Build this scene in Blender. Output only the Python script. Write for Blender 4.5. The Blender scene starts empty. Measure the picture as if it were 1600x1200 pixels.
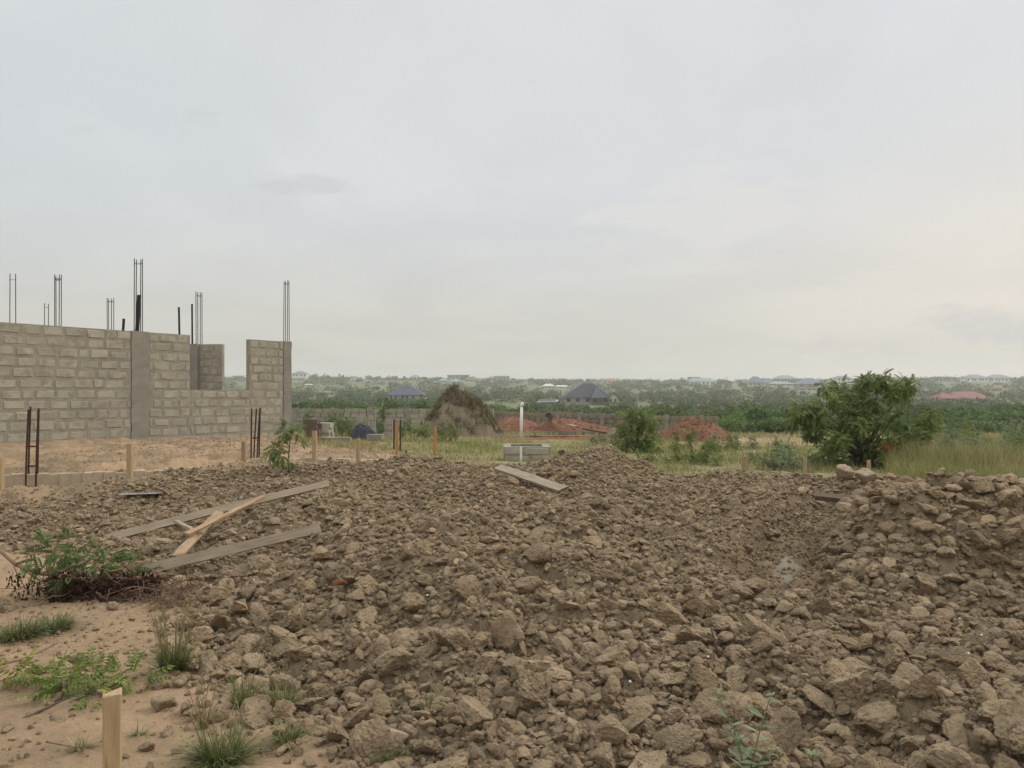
import bpy, math, random
import numpy as np
from mathutils import Vector, Matrix, noise as mnoise

R = math.radians
rng = np.random.default_rng(7)
random.seed(7)
S = bpy.context.scene
C = S.collection

# ------------------------------------------------------------------ camera
F, CX, CY, CZ = 1202.0, 800.0, 617.0, 1.6      # focal length (px of the 1600 px frame), vanishing point, eye height
cam_d = bpy.data.cameras.new("camera")
cam = bpy.data.objects.new("camera", cam_d)
C.objects.link(cam)
cam.location = (0, 0, CZ)
cam.rotation_euler = (R(90), 0, 0)
cam_d.sensor_width = 36.0
cam_d.lens = 36.0 * F / 1600.0
cam_d.shift_y = (CY - 600.0) / 1600.0
cam_d.clip_start = 0.05
cam_d.clip_end = 6000.0
S.camera = cam

# ------------------------------------------------------------------ sky and sun
SUN_EL, SUN_AZ = R(38), R(62)                   # azimuth from +Y towards +X
W = bpy.data.worlds.new("World")
S.world = W
W.use_nodes = True
wn, wl = W.node_tree.nodes, W.node_tree.links
wn.clear()
w_out = wn.new("ShaderNodeOutputWorld")
w_bg = wn.new("ShaderNodeBackground")
w_bg.inputs[1].default_value = 0.1
wl.new(w_bg.outputs[0], w_out.inputs[0])
sky = wn.new("ShaderNodeTexSky")
sky.sky_type = 'NISHITA'
sky.sun_disc = False
sky.sun_elevation = SUN_EL
sky.sun_rotation = SUN_AZ
sky.air_density, sky.dust_density, sky.ozone_density = 1.0, 4.0, 1.0


def wnode(t, **kw):
    n = wn.new(t)
    for k, v in kw.items():
        setattr(n, k, v)
    return n


def wmath(op, a, b=None):
    n = wnode("ShaderNodeMath", operation=op)
    for i, v in enumerate((a, b)):
        if v is None:
            continue
        if isinstance(v, (int, float)):
            n.inputs[i].default_value = v
        else:
            wl.new(v, n.inputs[i])
    return n.outputs[0]


def wmix(f, a, b):
    n = wnode("ShaderNodeMix", data_type='RGBA')
    for i, v in ((0, f), (6, a), (7, b)):
        if isinstance(v, (int, float)):
            n.inputs[i].default_value = v
        elif isinstance(v, tuple):
            n.inputs[i].default_value = (*v, 1)
        else:
            wl.new(v, n.inputs[i])
    return n.outputs[2]


def wramp(f, lo, hi):
    n = wnode("ShaderNodeMapRange", interpolation_type='SMOOTHSTEP')
    wl.new(f, n.inputs[0])
    n.inputs[1].default_value, n.inputs[2].default_value = lo, hi
    return n.outputs[0]


tc = wnode("ShaderNodeTexCoord")
sep = wnode("ShaderNodeSeparateXYZ")
wl.new(tc.outputs["Generated"], sep.inputs[0])
el = wmath('MAXIMUM', sep.outputs[2], 0.0)
# cloud deck: direction projected on a high plane
cz = wmath('ADD', el, 0.16)
cmb = wnode("ShaderNodeCombineXYZ")
wl.new(wmath('DIVIDE', sep.outputs[0], cz), cmb.inputs[0])
wl.new(wmath('DIVIDE', sep.outputs[1], cz), cmb.inputs[1])
nz = wnode("ShaderNodeTexNoise")
nz.inputs["Scale"].default_value = 0.9
nz.inputs["Detail"].default_value = 7
nz.inputs["Roughness"].default_value = 0.55
nz.inputs["Distortion"].default_value = 0.6
wl.new(cmb.outputs[0], nz.inputs["Vector"])
nz2 = wnode("ShaderNodeTexNoise")
nz2.inputs["Scale"].default_value = 2.6
nz2.inputs["Detail"].default_value = 6
nz2.inputs["Roughness"].default_value = 0.6
mp = wnode("ShaderNodeMapping")
mp.inputs["Scale"].default_value = (1.0, 1.6, 1.0)
mp.inputs["Location"].default_value = (3.7, 1.9, 0)
wl.new(cmb.outputs[0], mp.inputs[0])
wl.new(mp.outputs[0], nz2.inputs["Vector"])
# colours of the overcast (x10 because the background runs at 0.1)
HORIZ, HIGH, WARM = (6.5, 6.12, 5.38), (7.2, 7.45, 7.65), (8.1, 7.4, 6.6)
base = wmix(wramp(el, 0.0, 0.28), HORIZ, HIGH)
warm_f = wmath('MULTIPLY', wramp(sep.outputs[0], 0.05, 0.62), wmath('SUBTRACT', 1.0, wramp(el, 0.10, 0.42)))
base = wmix(wmath('MULTIPLY', warm_f, 0.75), base, WARM)
cool = wmix(wramp(wmath('MULTIPLY', sep.outputs[0], -1.0), 0.1, 0.6), (1.0, 1.0, 1.0), (0.962, 0.985, 0.988))
mulc = wnode("ShaderNodeMix", data_type='RGBA', blend_type='MULTIPLY')
mulc.inputs[0].default_value = 1.0
wl.new(base, mulc.inputs[6])
wl.new(cool, mulc.inputs[7])
base = mulc.outputs[2]
light = wramp(nz.outputs[0], 0.38, 0.66)
cl = wmix(light, (0.955, 0.96, 0.968), (1.045, 1.04, 1.03))
mul2 = wnode("ShaderNodeMix", data_type='RGBA', blend_type='MULTIPLY')
mul2.inputs[0].default_value = 1.0
wl.new(base, mul2.inputs[6])
wl.new(cl, mul2.inputs[7])
base = mul2.outputs[2]
# a few darker shreds of low cloud
shred = wmath('MULTIPLY', wramp(nz2.outputs[0], 0.62, 0.74), 0.55)
base = wmix(wmath('MULTIPLY', shred, 0.5), base, (5.35, 5.5, 5.65))
ysafe = wmath('MAXIMUM', sep.outputs[1], 0.05)
sx, sz = wmath('DIVIDE', sep.outputs[0], ysafe), wmath('DIVIDE', sep.outputs[2], ysafe)


def patch(cx, cz_, rx, rz, amt, col):
    global base
    dx = wmath('DIVIDE', wmath('SUBTRACT', sx, cx), rx)
    dz = wmath('DIVIDE', wmath('SUBTRACT', sz, cz_), rz)
    r2 = wmath('ADD', wmath('MULTIPLY', dx, dx), wmath('MULTIPLY', dz, dz))
    e = wmath('ADD', wmath('SUBTRACT', 1.0, r2), wmath('MULTIPLY', wmath('SUBTRACT', nz3.outputs[0], 0.5), 8.0))
    base = wmix(wmath('MULTIPLY', wramp(e, 0.0, 1.3), amt), base, col)


nz3 = wnode("ShaderNodeTexNoise")
nz3.inputs["Scale"].default_value = 9.0
nz3.inputs["Detail"].default_value = 7
nz3.inputs["Roughness"].default_value = 0.6
mp3 = wnode("ShaderNodeMapping")
mp3.inputs["Scale"].default_value = (1.0, 1.0, 2.6)
wl.new(tc.outputs["Generated"], mp3.inputs[0])
wl.new(mp3.outputs[0], nz3.inputs["Vector"])
patch(-.285, .272, .065, .013, .5, (5.9, 6.15, 6.35))
patch(-.33, .287, .03, .010, .4, (6.0, 6.2, 6.4))
patch(.63, .088, .11, .028, .7, (5.7, 5.75, 5.75))
patch(.45, .062, .09, .014, .55, (5.8, 5.75, 5.6))
patch(.36, .40, .09, .06, .25, (6.3, 6.5, 6.7))
patch(.05, .20, .34, .10, .22, (6.3, 6.45, 6.6))
patch(.25, .23, .16, .07, .45, (8.1, 7.8, 7.5))
# the deck is brighter overhead than near the horizon
zen = wnode("ShaderNodeMapRange", interpolation_type='SMOOTHSTEP')
wl.new(el, zen.inputs[0])
zen.inputs[1].default_value, zen.inputs[2].default_value = 0.45, 0.95
zen.inputs[3].default_value, zen.inputs[4].default_value = 1.0, 2.5
mul3 = wnode("ShaderNodeVectorMath", operation='SCALE')
wl.new(base, mul3.inputs[0])
wl.new(zen.outputs[0], mul3.inputs["Scale"])
final = wmix(0.93, sky.outputs[0], mul3.outputs[0])
wl.new(final, w_bg.inputs[0])

sun_d = bpy.data.lights.new("sun", 'SUN')
sun_d.energy = 1.5
sun_d.angle = R(14)
sun_d.color = (1.0, 0.95, 0.85)
sun = bpy.data.objects.new("sun", sun_d)
C.objects.link(sun)
sd = Vector((math.sin(SUN_AZ) * math.cos(SUN_EL), math.cos(SUN_AZ) * math.cos(SUN_EL), math.sin(SUN_EL)))
sun.rotation_euler = (-sd).to_track_quat('-Z', 'Y').to_euler()

S.view_settings.view_transform = 'Standard'
S.view_settings.look = 'None'
S.view_settings.exposure = 0.0
S.view_settings.gamma = 1.0
S.view_settings.use_curve_mapping = False
S.render.engine = 'CYCLES'
S.cycles.use_denoising = True
S.cycles.max_bounces = 6
S.cycles.diffuse_bounces = 3
S.cycles.transparent_max_bounces = 8
S.cycles.volume_bounces = 1


# ------------------------------------------------------------------ materials
def nodemat(name, c1, c2, scale=3.0, c3=None, rough=0.95, bump=0.3, bump_scale=60.0, bump_dist=0.01, island=0.0, tint=None,
            spec=0.15, coord='pos', stretch=None, detail=6, translucent=0.0, metallic=0.0, speck=None, objvar=0.0):
    """two noise-mixed colours, per-island brightness, an optional 'tint' attribute colour, and a fine bump"""
    m = bpy.data.materials.new(name)
    m.use_nodes = True
    n, l = m.node_tree.nodes, m.node_tree.links
    p = n["Principled BSDF"]
    p.inputs["Roughness"].default_value = rough
    p.inputs["Specular IOR Level"].default_value = spec
    p.inputs["Metallic"].default_value = metallic
    if coord == 'pos':
        co = n.new("ShaderNodeNewGeometry").outputs["Position"]
    else:
        co = n.new("ShaderNodeTexCoord").outputs["Object"]
    if stretch:
        mpg = n.new("ShaderNodeMapping")
        mpg.inputs["Scale"].default_value = stretch
        l.new(co, mpg.inputs[0])
        co = mpg.outputs[0]
    t = n.new("ShaderNodeTexNoise")
    t.inputs["Scale"].default_value = scale
    t.inputs["Detail"].default_value = detail
    t.inputs["Roughness"].default_value = 0.62
    l.new(co, t.inputs["Vector"])
    mr = n.new("ShaderNodeMapRange")
    mr.inputs[1].default_value, mr.inputs[2].default_value = 0.32, 0.68
    l.new(t.outputs[0], mr.inputs[0])

    def mix(f, a, b, blend='MIX'):
        x = n.new("ShaderNodeMix")
        x.data_type, x.blend_type = 'RGBA', blend
        for i, v in ((0, f), (6, a), (7, b)):
            if isinstance(v, (int, float)):
                x.inputs[i].default_value = v
            elif isinstance(v, tuple):
                x.inputs[i].default_value = (*v, 1)
            else:
                l.new(v, x.inputs[i])
        return x.outputs[2]
    col = mix(mr.outputs[0], c1, c2)
    if tint is not None:
        a = n.new("ShaderNodeAttribute")
        a.attribute_name = "tint"
        col = mix(a.outputs["Fac"], col, tint)
    if speck:
        t3 = n.new("ShaderNodeTexNoise")
        t3.inputs["Scale"].default_value = speck[0]
        t3.inputs["Detail"].default_value = 3
        l.new(co, t3.inputs["Vector"])
        mr3 = n.new("ShaderNodeMapRange")
        mr3.inputs[1].default_value, mr3.inputs[2].default_value = speck[1], speck[1] + 0.1
        l.new(t3.outputs[0], mr3.inputs[0])
        col = mix(mr3.outputs[0], col, speck[2])
    if objvar:
        oi = n.new("ShaderNodeObjectInfo")
        mo_ = n.new("ShaderNodeMapRange")
        mo_.inputs[3].default_value, mo_.inputs[4].default_value = 1 - objvar * .7, 1 + objvar
        l.new(oi.outputs["Random"], mo_.inputs[0])
        vo = n.new("ShaderNodeVectorMath")
        vo.operation = 'SCALE'
        l.new(col, vo.inputs[0])
        l.new(mo_.outputs[0], vo.inputs["Scale"])
        col = vo.outputs[0]
    if island:
        g = n.new("ShaderNodeNewGeometry")
        mr2 = n.new("ShaderNodeMapRange")
        mr2.inputs[3].default_value, mr2.inputs[4].default_value = 1 - island, 1 + island
        l.new(g.outputs["Random Per Island"], mr2.inputs[0])
        vm = n.new("ShaderNodeVectorMath")
        vm.operation = 'SCALE'
        l.new(col, vm.inputs[0])
        l.new(mr2.outputs[0], vm.inputs["Scale"])
        col = vm.outputs[0]
    l.new(col, p.inputs["Base Color"])
    if bump:
        t2 = n.new("ShaderNodeTexNoise")
        t2.inputs["Scale"].default_value = bump_scale
        t2.inputs["Detail"].default_value = 8
        t2.inputs["Roughness"].default_value = 0.65
        l.new(co, t2.inputs["Vector"])
        b = n.new("ShaderNodeBump")
        b.inputs["Strength"].default_value = bump
        b.inputs["Distance"].default_value = bump_dist
        l.new(t2.outputs[0], b.inputs["Height"])
        l.new(b.outputs[0], p.inputs["Normal"])
    if translucent:
        tr = n.new("ShaderNodeBsdfTranslucent")
        l.new(col, tr.inputs[0])
        ms = n.new("ShaderNodeMixShader")
        ms.inputs[0].default_value = translucent
        out = n["Material Output"]
        l.new(p.outputs[0], ms.inputs[1])
        l.new(tr.outputs[0], ms.inputs[2])
        l.new(ms.outputs[0], out.inputs[0])
    m["has_tint"] = tint is not None
    return m


M = {}
M['clod'] = nodemat('dry_clay', (.22, .158, .094), (.378, .28, .178), scale=7, bump=1.0, bump_scale=45, bump_dist=0.035, island=.22, tint=(.44, .31, .18), detail=10, speck=(26, .60, (.15, .108, .07)))
M['block'] = nodemat('sandcrete_block', (.30, .276, .218), (.41, .378, .302), scale=2.2, bump=0.6, bump_scale=40, bump_dist=.012, island=.08, speck=(4.2, .53, (.29, .255, .195)))
M['mortar'] = nodemat('rough_mortar', (.245, .215, .164), (.36, .318, .248), scale=3, bump=0.9, bump_scale=26, bump_dist=.02)
M['concrete'] = nodemat('cast_concrete', (.215, .196, .162), (.295, .27, .223), scale=1.6, bump=0.4, bump_scale=30, bump_dist=.008)
M['footing'] = nodemat('dusty_concrete', (.34, .265, .185), (.44, .35, .25), scale=2.5, bump=0.7, bump_scale=22, bump_dist=.02)
M['rebar'] = nodemat('rusted_steel', (.045, .025, .018), (.085, .045, .03), scale=30, bump=.3, bump_scale=120, rough=.8, metallic=.2)
M['rebar_dark'] = nodemat('weathered_steel', (.04, .04, .042), (.07, .068, .068), scale=30, bump=0, rough=.7, metallic=.2)
M['conduit'] = nodemat('black_pipe', (.014, .014, .016), (.03, .03, .033), scale=12, bump=0, rough=.5)
M['wood_new'] = nodemat('sawn_timber', (.34, .235, .125), (.48, .35, .205), scale=5, bump=.35, bump_scale=18, bump_dist=.004, coord='obj', stretch=(1, 9, 9), speck=(3, .66, (.27, .15, .07)))
M['wood_orange'] = nodemat('reddish_timber', (.40, .17, .06), (.50, .25, .10), scale=5, bump=.3, bump_scale=18, bump_dist=.004, coord='obj', stretch=(1, 9, 9))
M['wood_grey'] = nodemat('weathered_timber', (.255, .20, .138), (.385, .31, .222), scale=4, bump=.5, bump_scale=14, bump_dist=.006, coord='obj', stretch=(.8, 14, 14), speck=(2.5, .63, (.20, .155, .11)))
M['wood_tan'] = nodemat('brown_timber', (.27, .18, .105), (.39, .275, .172), scale=4, bump=.5, bump_scale=14, bump_dist=.005, coord='obj', stretch=(.8, 14, 14), speck=(2.5, .62, (.24, .14, .08)))
M['wood_dark'] = nodemat('damp_timber', (.075, .05, .035), (.15, .105, .075), scale=4, bump=.4, bump_scale=14, bump_dist=.005, coord='obj', stretch=(.8, 14, 14))
M['bark'] = nodemat('brown_bark', (.075, .05, .033), (.13, .095, .065), scale=14, bump=.6, bump_scale=50)
M['twig'] = nodemat('bare_twig', (.15, .085, .055), (.26, .17, .12), scale=14, bump=.4, bump_scale=50)
M['deadleaf'] = nodemat('withered_leaf', (.035, .018, .012), (.075, .04, .024), scale=12, bump=0, island=.4)
M['leaf_tree'] = nodemat('neem_leaf', (.115, .185, .043), (.22, .285, .072), scale=2.2, bump=0, rough=.55, spec=.35, island=.35, tint=(.17, .115, .045), translucent=.3)
M['leaf_bush'] = nodemat('shrub_leaf', (.105, .16, .04), (.185, .24, .065), scale=2.0, bump=0, rough=.6, spec=.3, island=.3, tint=(.24, .24, .07), translucent=.3)
M['leaf_dark'] = nodemat('thicket_leaf', (.065, .12, .036), (.125, .182, .058), scale=.5, bump=0, rough=.65, spec=.25, island=.3, tint=(.20, .215, .065), translucent=.25, objvar=.45)
M['leaf_far'] = nodemat('far_scrub_leaf', (.075, .115, .05), (.135, .165, .078), scale=.06, bump=0, rough=.8, spec=.1, island=.35, tint=(.21, .20, .09), translucent=.2)
M['leaf_ridge'] = nodemat('ridge_tree_leaf', (.035, .06, .025), (.07, .10, .04), scale=.06, bump=0, rough=.8, spec=.1, island=.3, tint=(.12, .13, .06), translucent=.15)
M['leaf_sprig'] = nodemat('fresh_leaf', (.095, .15, .03), (.165, .22, .05), scale=5, bump=0, rough=.55, spec=.3, island=.3, tint=(.33, .32, .085), translucent=.3)
M['leaf_weed'] = nodemat('pale_weed_leaf', (.15, .20, .10), (.24, .28, .15), scale=8, bump=0, rough=.6, spec=.3, island=.2, tint=(.33, .34, .18), translucent=.25)
M['grass'] = nodemat('tuft_grass', (.05, .09, .02), (.105, .15, .035), scale=6, bump=0, rough=.6, spec=.25, island=.35, tint=(.34, .28, .14), translucent=.25)
M['field_grass'] = nodemat('field_grass', (.185, .20, .065), (.30, .28, .105), scale=.35, bump=0, rough=.75, spec=.15, island=.3, tint=(.42, .345, .19), translucent=.25)
M['red'] = nodemat('red_laterite', (.15, .070, .040), (.225, .115, .070), scale=2, bump=.8, bump_scale=9, bump_dist=.05, speck=(6, .66, (.40, .26, .17)), island=.2)
M['coal'] = nodemat('dark_chippings', (.035, .037, .045), (.085, .088, .10), scale=9, bump=.8, bump_scale=30, bump_dist=.03, island=.4)
M['white_pipe'] = nodemat('white_plastic', (.70, .69, .64), (.78, .77, .72), scale=3, bump=0, rough=.4)
M['mound'] = nodemat('mound_soil', (.185, .147, .097), (.29, .235, .162), scale=1.6, bump=.9, bump_scale=8, bump_dist=.06)
M['stone'] = nodemat('pale_stone', (.285, .215, .145), (.40, .305, .21), scale=6, bump=.8, bump_scale=40, bump_dist=.02)
M['redstone'] = nodemat('red_stone', (.20, .075, .04), (.30, .13, .075), scale=8, bump=.6, bump_scale=40)
M['white_bit'] = nodemat('white_fragment', (.72, .70, .64), (.82, .8, .76), scale=8, bump=.3, bump_scale=40)
M['sheet'] = nodemat('dusty_grey_sheet', (.19, .18, .155), (.27, .255, .22), scale=4, bump=.2, bump_scale=15)


def plain(name, c, rough=.8, var=.12, metallic=0.0, scale=.3):
    a = tuple(x * (1 - var) for x in c)
    b = tuple(x * (1 + var) for x in c)
    return nodemat(name, a, b, scale=scale, bump=0, rough=rough, metallic=metallic)


M['roof_slate'] = plain('slate_roof', (.062, .062, .072), .6)
M['roof_slate_blue'] = plain('blue_slate_roof', (.085, .092, .125), .6)
M['roof_blue'] = plain('light_blue_roof', (.24, .31, .38), .5)
M['roof_grey_blue'] = plain('grey_blue_roof', (.16, .185, .225), .5)
M['roof_teal'] = plain('teal_roof', (.23, .285, .265), .5)
M['roof_grey'] = plain('grey_roof', (.21, .20, .20), .6)
M['roof_brown'] = plain('brown_roof', (.20, .15, .125), .7)
M['roof_red'] = plain('red_roof', (.22, .085, .07), .6)
M['roof_orange'] = plain('orange_roof', (.38, .17, .11), .7)
M['roof_cream'] = plain('cream_roof', (.60, .56, .48), .6)
M['roof_sheet'] = plain('bright_blue_sheet', (.36, .44, .56), .4)
M['paint_cream'] = plain('cream_paint', (.52, .46, .36))
M['paint_white'] = plain('white_paint', (.74, .72, .67))
M['paint_grey'] = plain('grey_render', (.33, .31, .28))
M['paint_pink'] = plain('unpainted_render', (.38, .31, .26))
M['paint_tan'] = plain('tan_render', (.36, .32, .24))
M['dark_open'] = plain('dark_window', (.03, .032, .036), .3)
M['orange_wall'] = plain('orange_block', (.50, .28, .18))
M['pole_dark'] = plain('dark_pole', (.09, .075, .06))
M['wall_grey'] = nodemat('grey_blockwork', (.27, .245, .20), (.37, .33, .27), scale=.7, bump=.5, bump_scale=6, bump_dist=.03, island=.10)
M['wall_brown'] = nodemat('brown_blockwork', (.21, .165, .12), (.29, .235, .175), scale=.7, bump=.5, bump_scale=6, bump_dist=.03, island=.10)


# ------------------------------------------------------------------ mesh helpers
class MB:
    """collects verts / faces and links them as one mesh object"""

    def __init__(s):
        s.v, s.f, s.n, s.t = [], [], 0, []

    def add(s, v, f, tint=0.0):
        v = np.asarray(v, float)
        s.v.append(v)
        s.t.append(np.full(len(v), tint) if np.isscalar(tint) else np.asarray(tint, float))
        f = [tuple(int(i) + s.n for i in q) for q in f]
        s.f.extend(f)
        s.n += len(v)
        return s

    def box(s, c, size, rot=None, jit=0.0, tint=0.0):
        h = np.array(size) / 2
        v = np.array([[x, y, z] for x in (-1, 1) for y in (-1, 1) for z in (-1, 1)], float) * h
        if jit:
            v += rng.uniform(-jit, jit, v.shape)
        if rot is not None:
            v = v @ np.array(rot).T
        s.add(v + np.array(c), [(0, 1, 3, 2), (4, 6, 7, 5), (0, 4, 5, 1), (2, 3, 7, 6), (0, 2, 6, 4), (1, 5, 7, 3)], tint)
        return s

    def tube(s, pts, rad, seg=6, tint=0.0):
        v, f = tube(pts, rad, seg)
        return s.add(v, f, tint)

    def arrays(s):
        return np.concatenate(s.v), s.f, np.concatenate(s.t)

    def build(s, name, mat, parent=None, smooth=False):
        v, f, t = s.arrays()
        return obj(name, v, f, mat, parent, tint=t, smooth=smooth)


def tube(pts, rad, seg=6):
    P = np.asarray(pts, float)
    n = len(P)
    r = np.full(n, rad, float) if np.isscalar(rad) else np.asarray(rad, float)
    T = np.gradient(P, axis=0)
    T /= np.linalg.norm(T, axis=1)[:, None] + 1e-9
    up = np.array([0, 0, 1.0]) if abs(T[0, 2]) < .9 else np.array([1.0, 0, 0])
    V, Fc = [], []
    for i in range(n):
        a = np.cross(T[i], up)
        a /= np.linalg.norm(a) + 1e-9
        b = np.cross(a, T[i])
        up = b
        ang = np.arange(seg) * 2 * math.pi / seg
        V.append(P[i] + r[i] * (np.cos(ang)[:, None] * a + np.sin(ang)[:, None] * b))
    for i in range(n - 1):
        for k in range(seg):
            k2 = (k + 1) % seg
            Fc.append((i * seg + k, (i + 1) * seg + k, (i + 1) * seg + k2, i * seg + k2))
    Fc.append(tuple(range(seg)))
    Fc.append(tuple(range((n - 1) * seg, n * seg))[::-1])
    return np.concatenate(V), Fc


def mesh_np(name, v, f, mat, tint=None, smooth=False):
    """f: a list of tuples, an (n, k) array, or a list of such arrays"""
    me = bpy.data.meshes.new(name)
    v = np.ascontiguousarray(v, dtype=np.float32)
    if isinstance(f, np.ndarray):
        f = [f]
    if len(f) and isinstance(f[0], np.ndarray):
        loops = np.concatenate([a.ravel() for a in f]).astype(np.int32)
        sizes = np.concatenate([np.full(len(a), a.shape[1]) for a in f]).astype(np.int32)
    else:
        sizes = np.array([len(q) for q in f], np.int32)
        loops = np.array([i for q in f for i in q], np.int32)
    me.vertices.add(len(v))
    me.vertices.foreach_set("co", v.ravel())
    me.loops.add(len(loops))
    me.loops.foreach_set("vertex_index", loops)
    me.polygons.add(len(sizes))
    starts = np.concatenate([[0], np.cumsum(sizes)[:-1]]).astype(np.int32)
    me.polygons.foreach_set("loop_start", starts)
    if smooth:
        me.polygons.foreach_set("use_smooth", np.ones(len(sizes), bool))
    else:
        me.polygons.foreach_set("use_smooth", np.zeros(len(sizes), bool))
    me.update(calc_edges=True)
    if mat.get("has_tint"):
        a = me.attributes.new("tint", 'FLOAT', 'POINT')
        a.data.foreach_set("value", np.zeros(len(v), np.float32) if tint is None else np.ascontiguousarray(tint, dtype=np.float32))
    me.materials.append(mat)
    return me


def obj(name, v, f, mat, parent=None, tint=None, smooth=False):
    """verts in world coordinates; parents carry no rotation, so only their location is taken off"""
    v = np.asarray(v, float)
    if parent is not None:
        off = np.array(parent.location)
        p = parent.parent
        while p is not None:
            off = off + np.array(p.location)
            p = p.parent
    else:
        lo, hi = v.min(0), v.max(0)
        off = np.array([(lo[0] + hi[0]) / 2, (lo[1] + hi[1]) / 2, lo[2]])
    o = bpy.data.objects.new(name, mesh_np(name, v - off, f, mat, tint, smooth))
    C.objects.link(o)
    if parent is not None:
        o.parent = parent
    else:
        o.location = off
    return o


def tag(o, label=None, cat=None, group=None, kind=None):
    if cat and kind is None:
        kind = "thing"
    for k, x in (("label", label), ("category", cat), ("group", group), ("kind", kind)):
        if x:
            o[k] = x
    return o


def thing(name, label, cat, loc, group=None):
    o = bpy.data.objects.new(name, None)
    o.empty_display_size = .2
    C.objects.link(o)
    o.location = loc
    return tag(o, label, cat, group)


def inst(tv, tf, mats, offs):
    """copies of a template: tv (k,3), tf list of arrays; mats (N,3,3) whose columns are the axes; offs (N,3)"""
    N, k = len(offs), len(tv)
    v = np.einsum('nij,kj->nki', mats, tv) + offs[:, None, :]
    fs = [(a[None] + (np.arange(N) * k)[:, None, None]).reshape(-1, a.shape[1]) for a in tf]
    return v.reshape(-1, 3), fs


def frames(d, roll=None, up=(0, 0, 1)):
    """rotation matrices with x axis along d and z axis as near up as it goes"""
    d = d / (np.linalg.norm(d, axis=1)[:, None] + 1e-9)
    u = np.broadcast_to(np.array(up, float), d.shape)
    y = np.cross(u, d)
    bad = np.linalg.norm(y, axis=1) < 1e-3
    y[bad] = (0, 1, 0)
    y /= np.linalg.norm(y, axis=1)[:, None]
    z = np.cross(d, y)
    if roll is not None:
        c, s_ = np.cos(roll)[:, None], np.sin(roll)[:, None]
        y, z = c * y + s_ * z, -s_ * y + c * z
    return np.stack([d, y, z], axis=2)


def rand_rot(n, r=None):
    r = r or rng
    q = r.normal(size=(n, 4))
    q /= np.linalg.norm(q, axis=1)[:, None]
    w, x, y, z = q.T
    return np.stack([np.stack([1 - 2 * (y * y + z * z), 2 * (x * y - z * w), 2 * (x * z + y * w)], 1),
                     np.stack([2 * (x * y + z * w), 1 - 2 * (x * x + z * z), 2 * (y * z - x * w)], 1),
                     np.stack([2 * (x * z - y * w), 2 * (y * z + x * w), 1 - 2 * (x * x + y * y)], 1)], 1)


# ------------------------------------------------------------------ noise
def hash2(ix, iy, seed):
    h = (ix.astype(np.int64) * 374761393 + iy.astype(np.int64) * 668265263 + seed * 974711) & 0xffffffff
    h = ((h ^ (h >> 13)) * 1274126177) & 0xffffffff
    h = (h ^ (h >> 16)) & 0xffffffff
    return h / 4294967295.0


def vnoise(x, y, seed=0):
    ix, iy = np.floor(x), np.floor(y)
    fx, fy = x - ix, y - iy
    fx, fy = fx * fx * (3 - 2 * fx), fy * fy * (3 - 2 * fy)
    a, b = hash2(ix, iy, seed), hash2(ix + 1, iy, seed)
    c, d = hash2(ix, iy + 1, seed), hash2(ix + 1, iy + 1, seed)
    return (a * (1 - fx) + b * fx) * (1 - fy) + (c * (1 - fx) + d * fx) * fy - .5


def fbm(x, y, seed=0, octv=4):
    s, a = 0, 1.0
    for k in range(octv):
        s = s + a * vnoise(x * 2 ** k + 17.3 * k, y * 2 ** k - 9.1 * k, seed + k)
        a *= .5
    return s


def worley(x, y, seed=0):
    ix, iy = np.floor(x), np.floor(y)
    d1 = np.full(x.shape, 9.0)
    v1 = np.zeros(x.shape)
    for a in (-1, 0, 1):
        for b in (-1, 0, 1):
            cx, cy = ix + a, iy + b
            px, py = cx + hash2(cx, cy, seed), cy + hash2(cx, cy, seed + 5)
            d = (x - px) ** 2 + (y - py) ** 2
            m = d < d1
            d1 = np.where(m, d, d1)
            v1 = np.where(m, hash2(cx, cy, seed + 9), v1)
    return np.sqrt(d1), v1


def ss(x, a, b):
    t = np.clip((x - a) / (b - a), 0, 1)
    return t * t * (3 - 2 * t)


# ------------------------------------------------------------------ lie of the land
VIS = [(100, 1200, 0), (500, 1200, 0), (900, 1200, .05), (1300, 1200, .1), (1600, 1200, .12),
       (60, 1080, 0), (350, 1080, 0), (700, 1080, .08), (1100, 1080, .12), (1600, 1080, .18),
       (100, 1000, 0), (330, 1000, .02), (600, 1000, .12), (900, 1000, .16), (1250, 1000, .15), (1600, 1000, .2),
       (50, 930, 0), (250, 930, .02), (450, 930, .15), (750, 930, .24), (1050, 930, .2), (1300, 930, .14), (1600, 930, .2),
       (50, 870, .02), (350, 860, .2), (600, 860, .33), (900, 860, .36), (1100, 860, .3), (1300, 870, .2), (1500, 870, .34), (1600, 880, .3),
       (50, 810, .05), (350, 810, .2), (600, 810, .38), (850, 810, .42), (1080, 810, .36), (1400, 810, .55), (1600, 815, .52),
       (50, 780, .1), (200, 765, .2), (400, 770, .32), (700, 765, .45), (950, 765, .5), (1150, 775, .45), (1280, 770, .38), (1450, 770, .67), (1600, 790, .6),
       (0, 765, .2), (100, 760, .22), (200, 752, .27), (320, 737, .41), (500, 728, .5), (650, 719, .6), (780, 724, .54), (950, 713, .67),
       (1035, 752, .47), (1100, 735, .5), (1180, 737, .5), (1260, 743, .45), (1350, 748, .45), (1450, 746, .71), (1540, 753, .64), (1600, 770, .54)]
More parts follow.
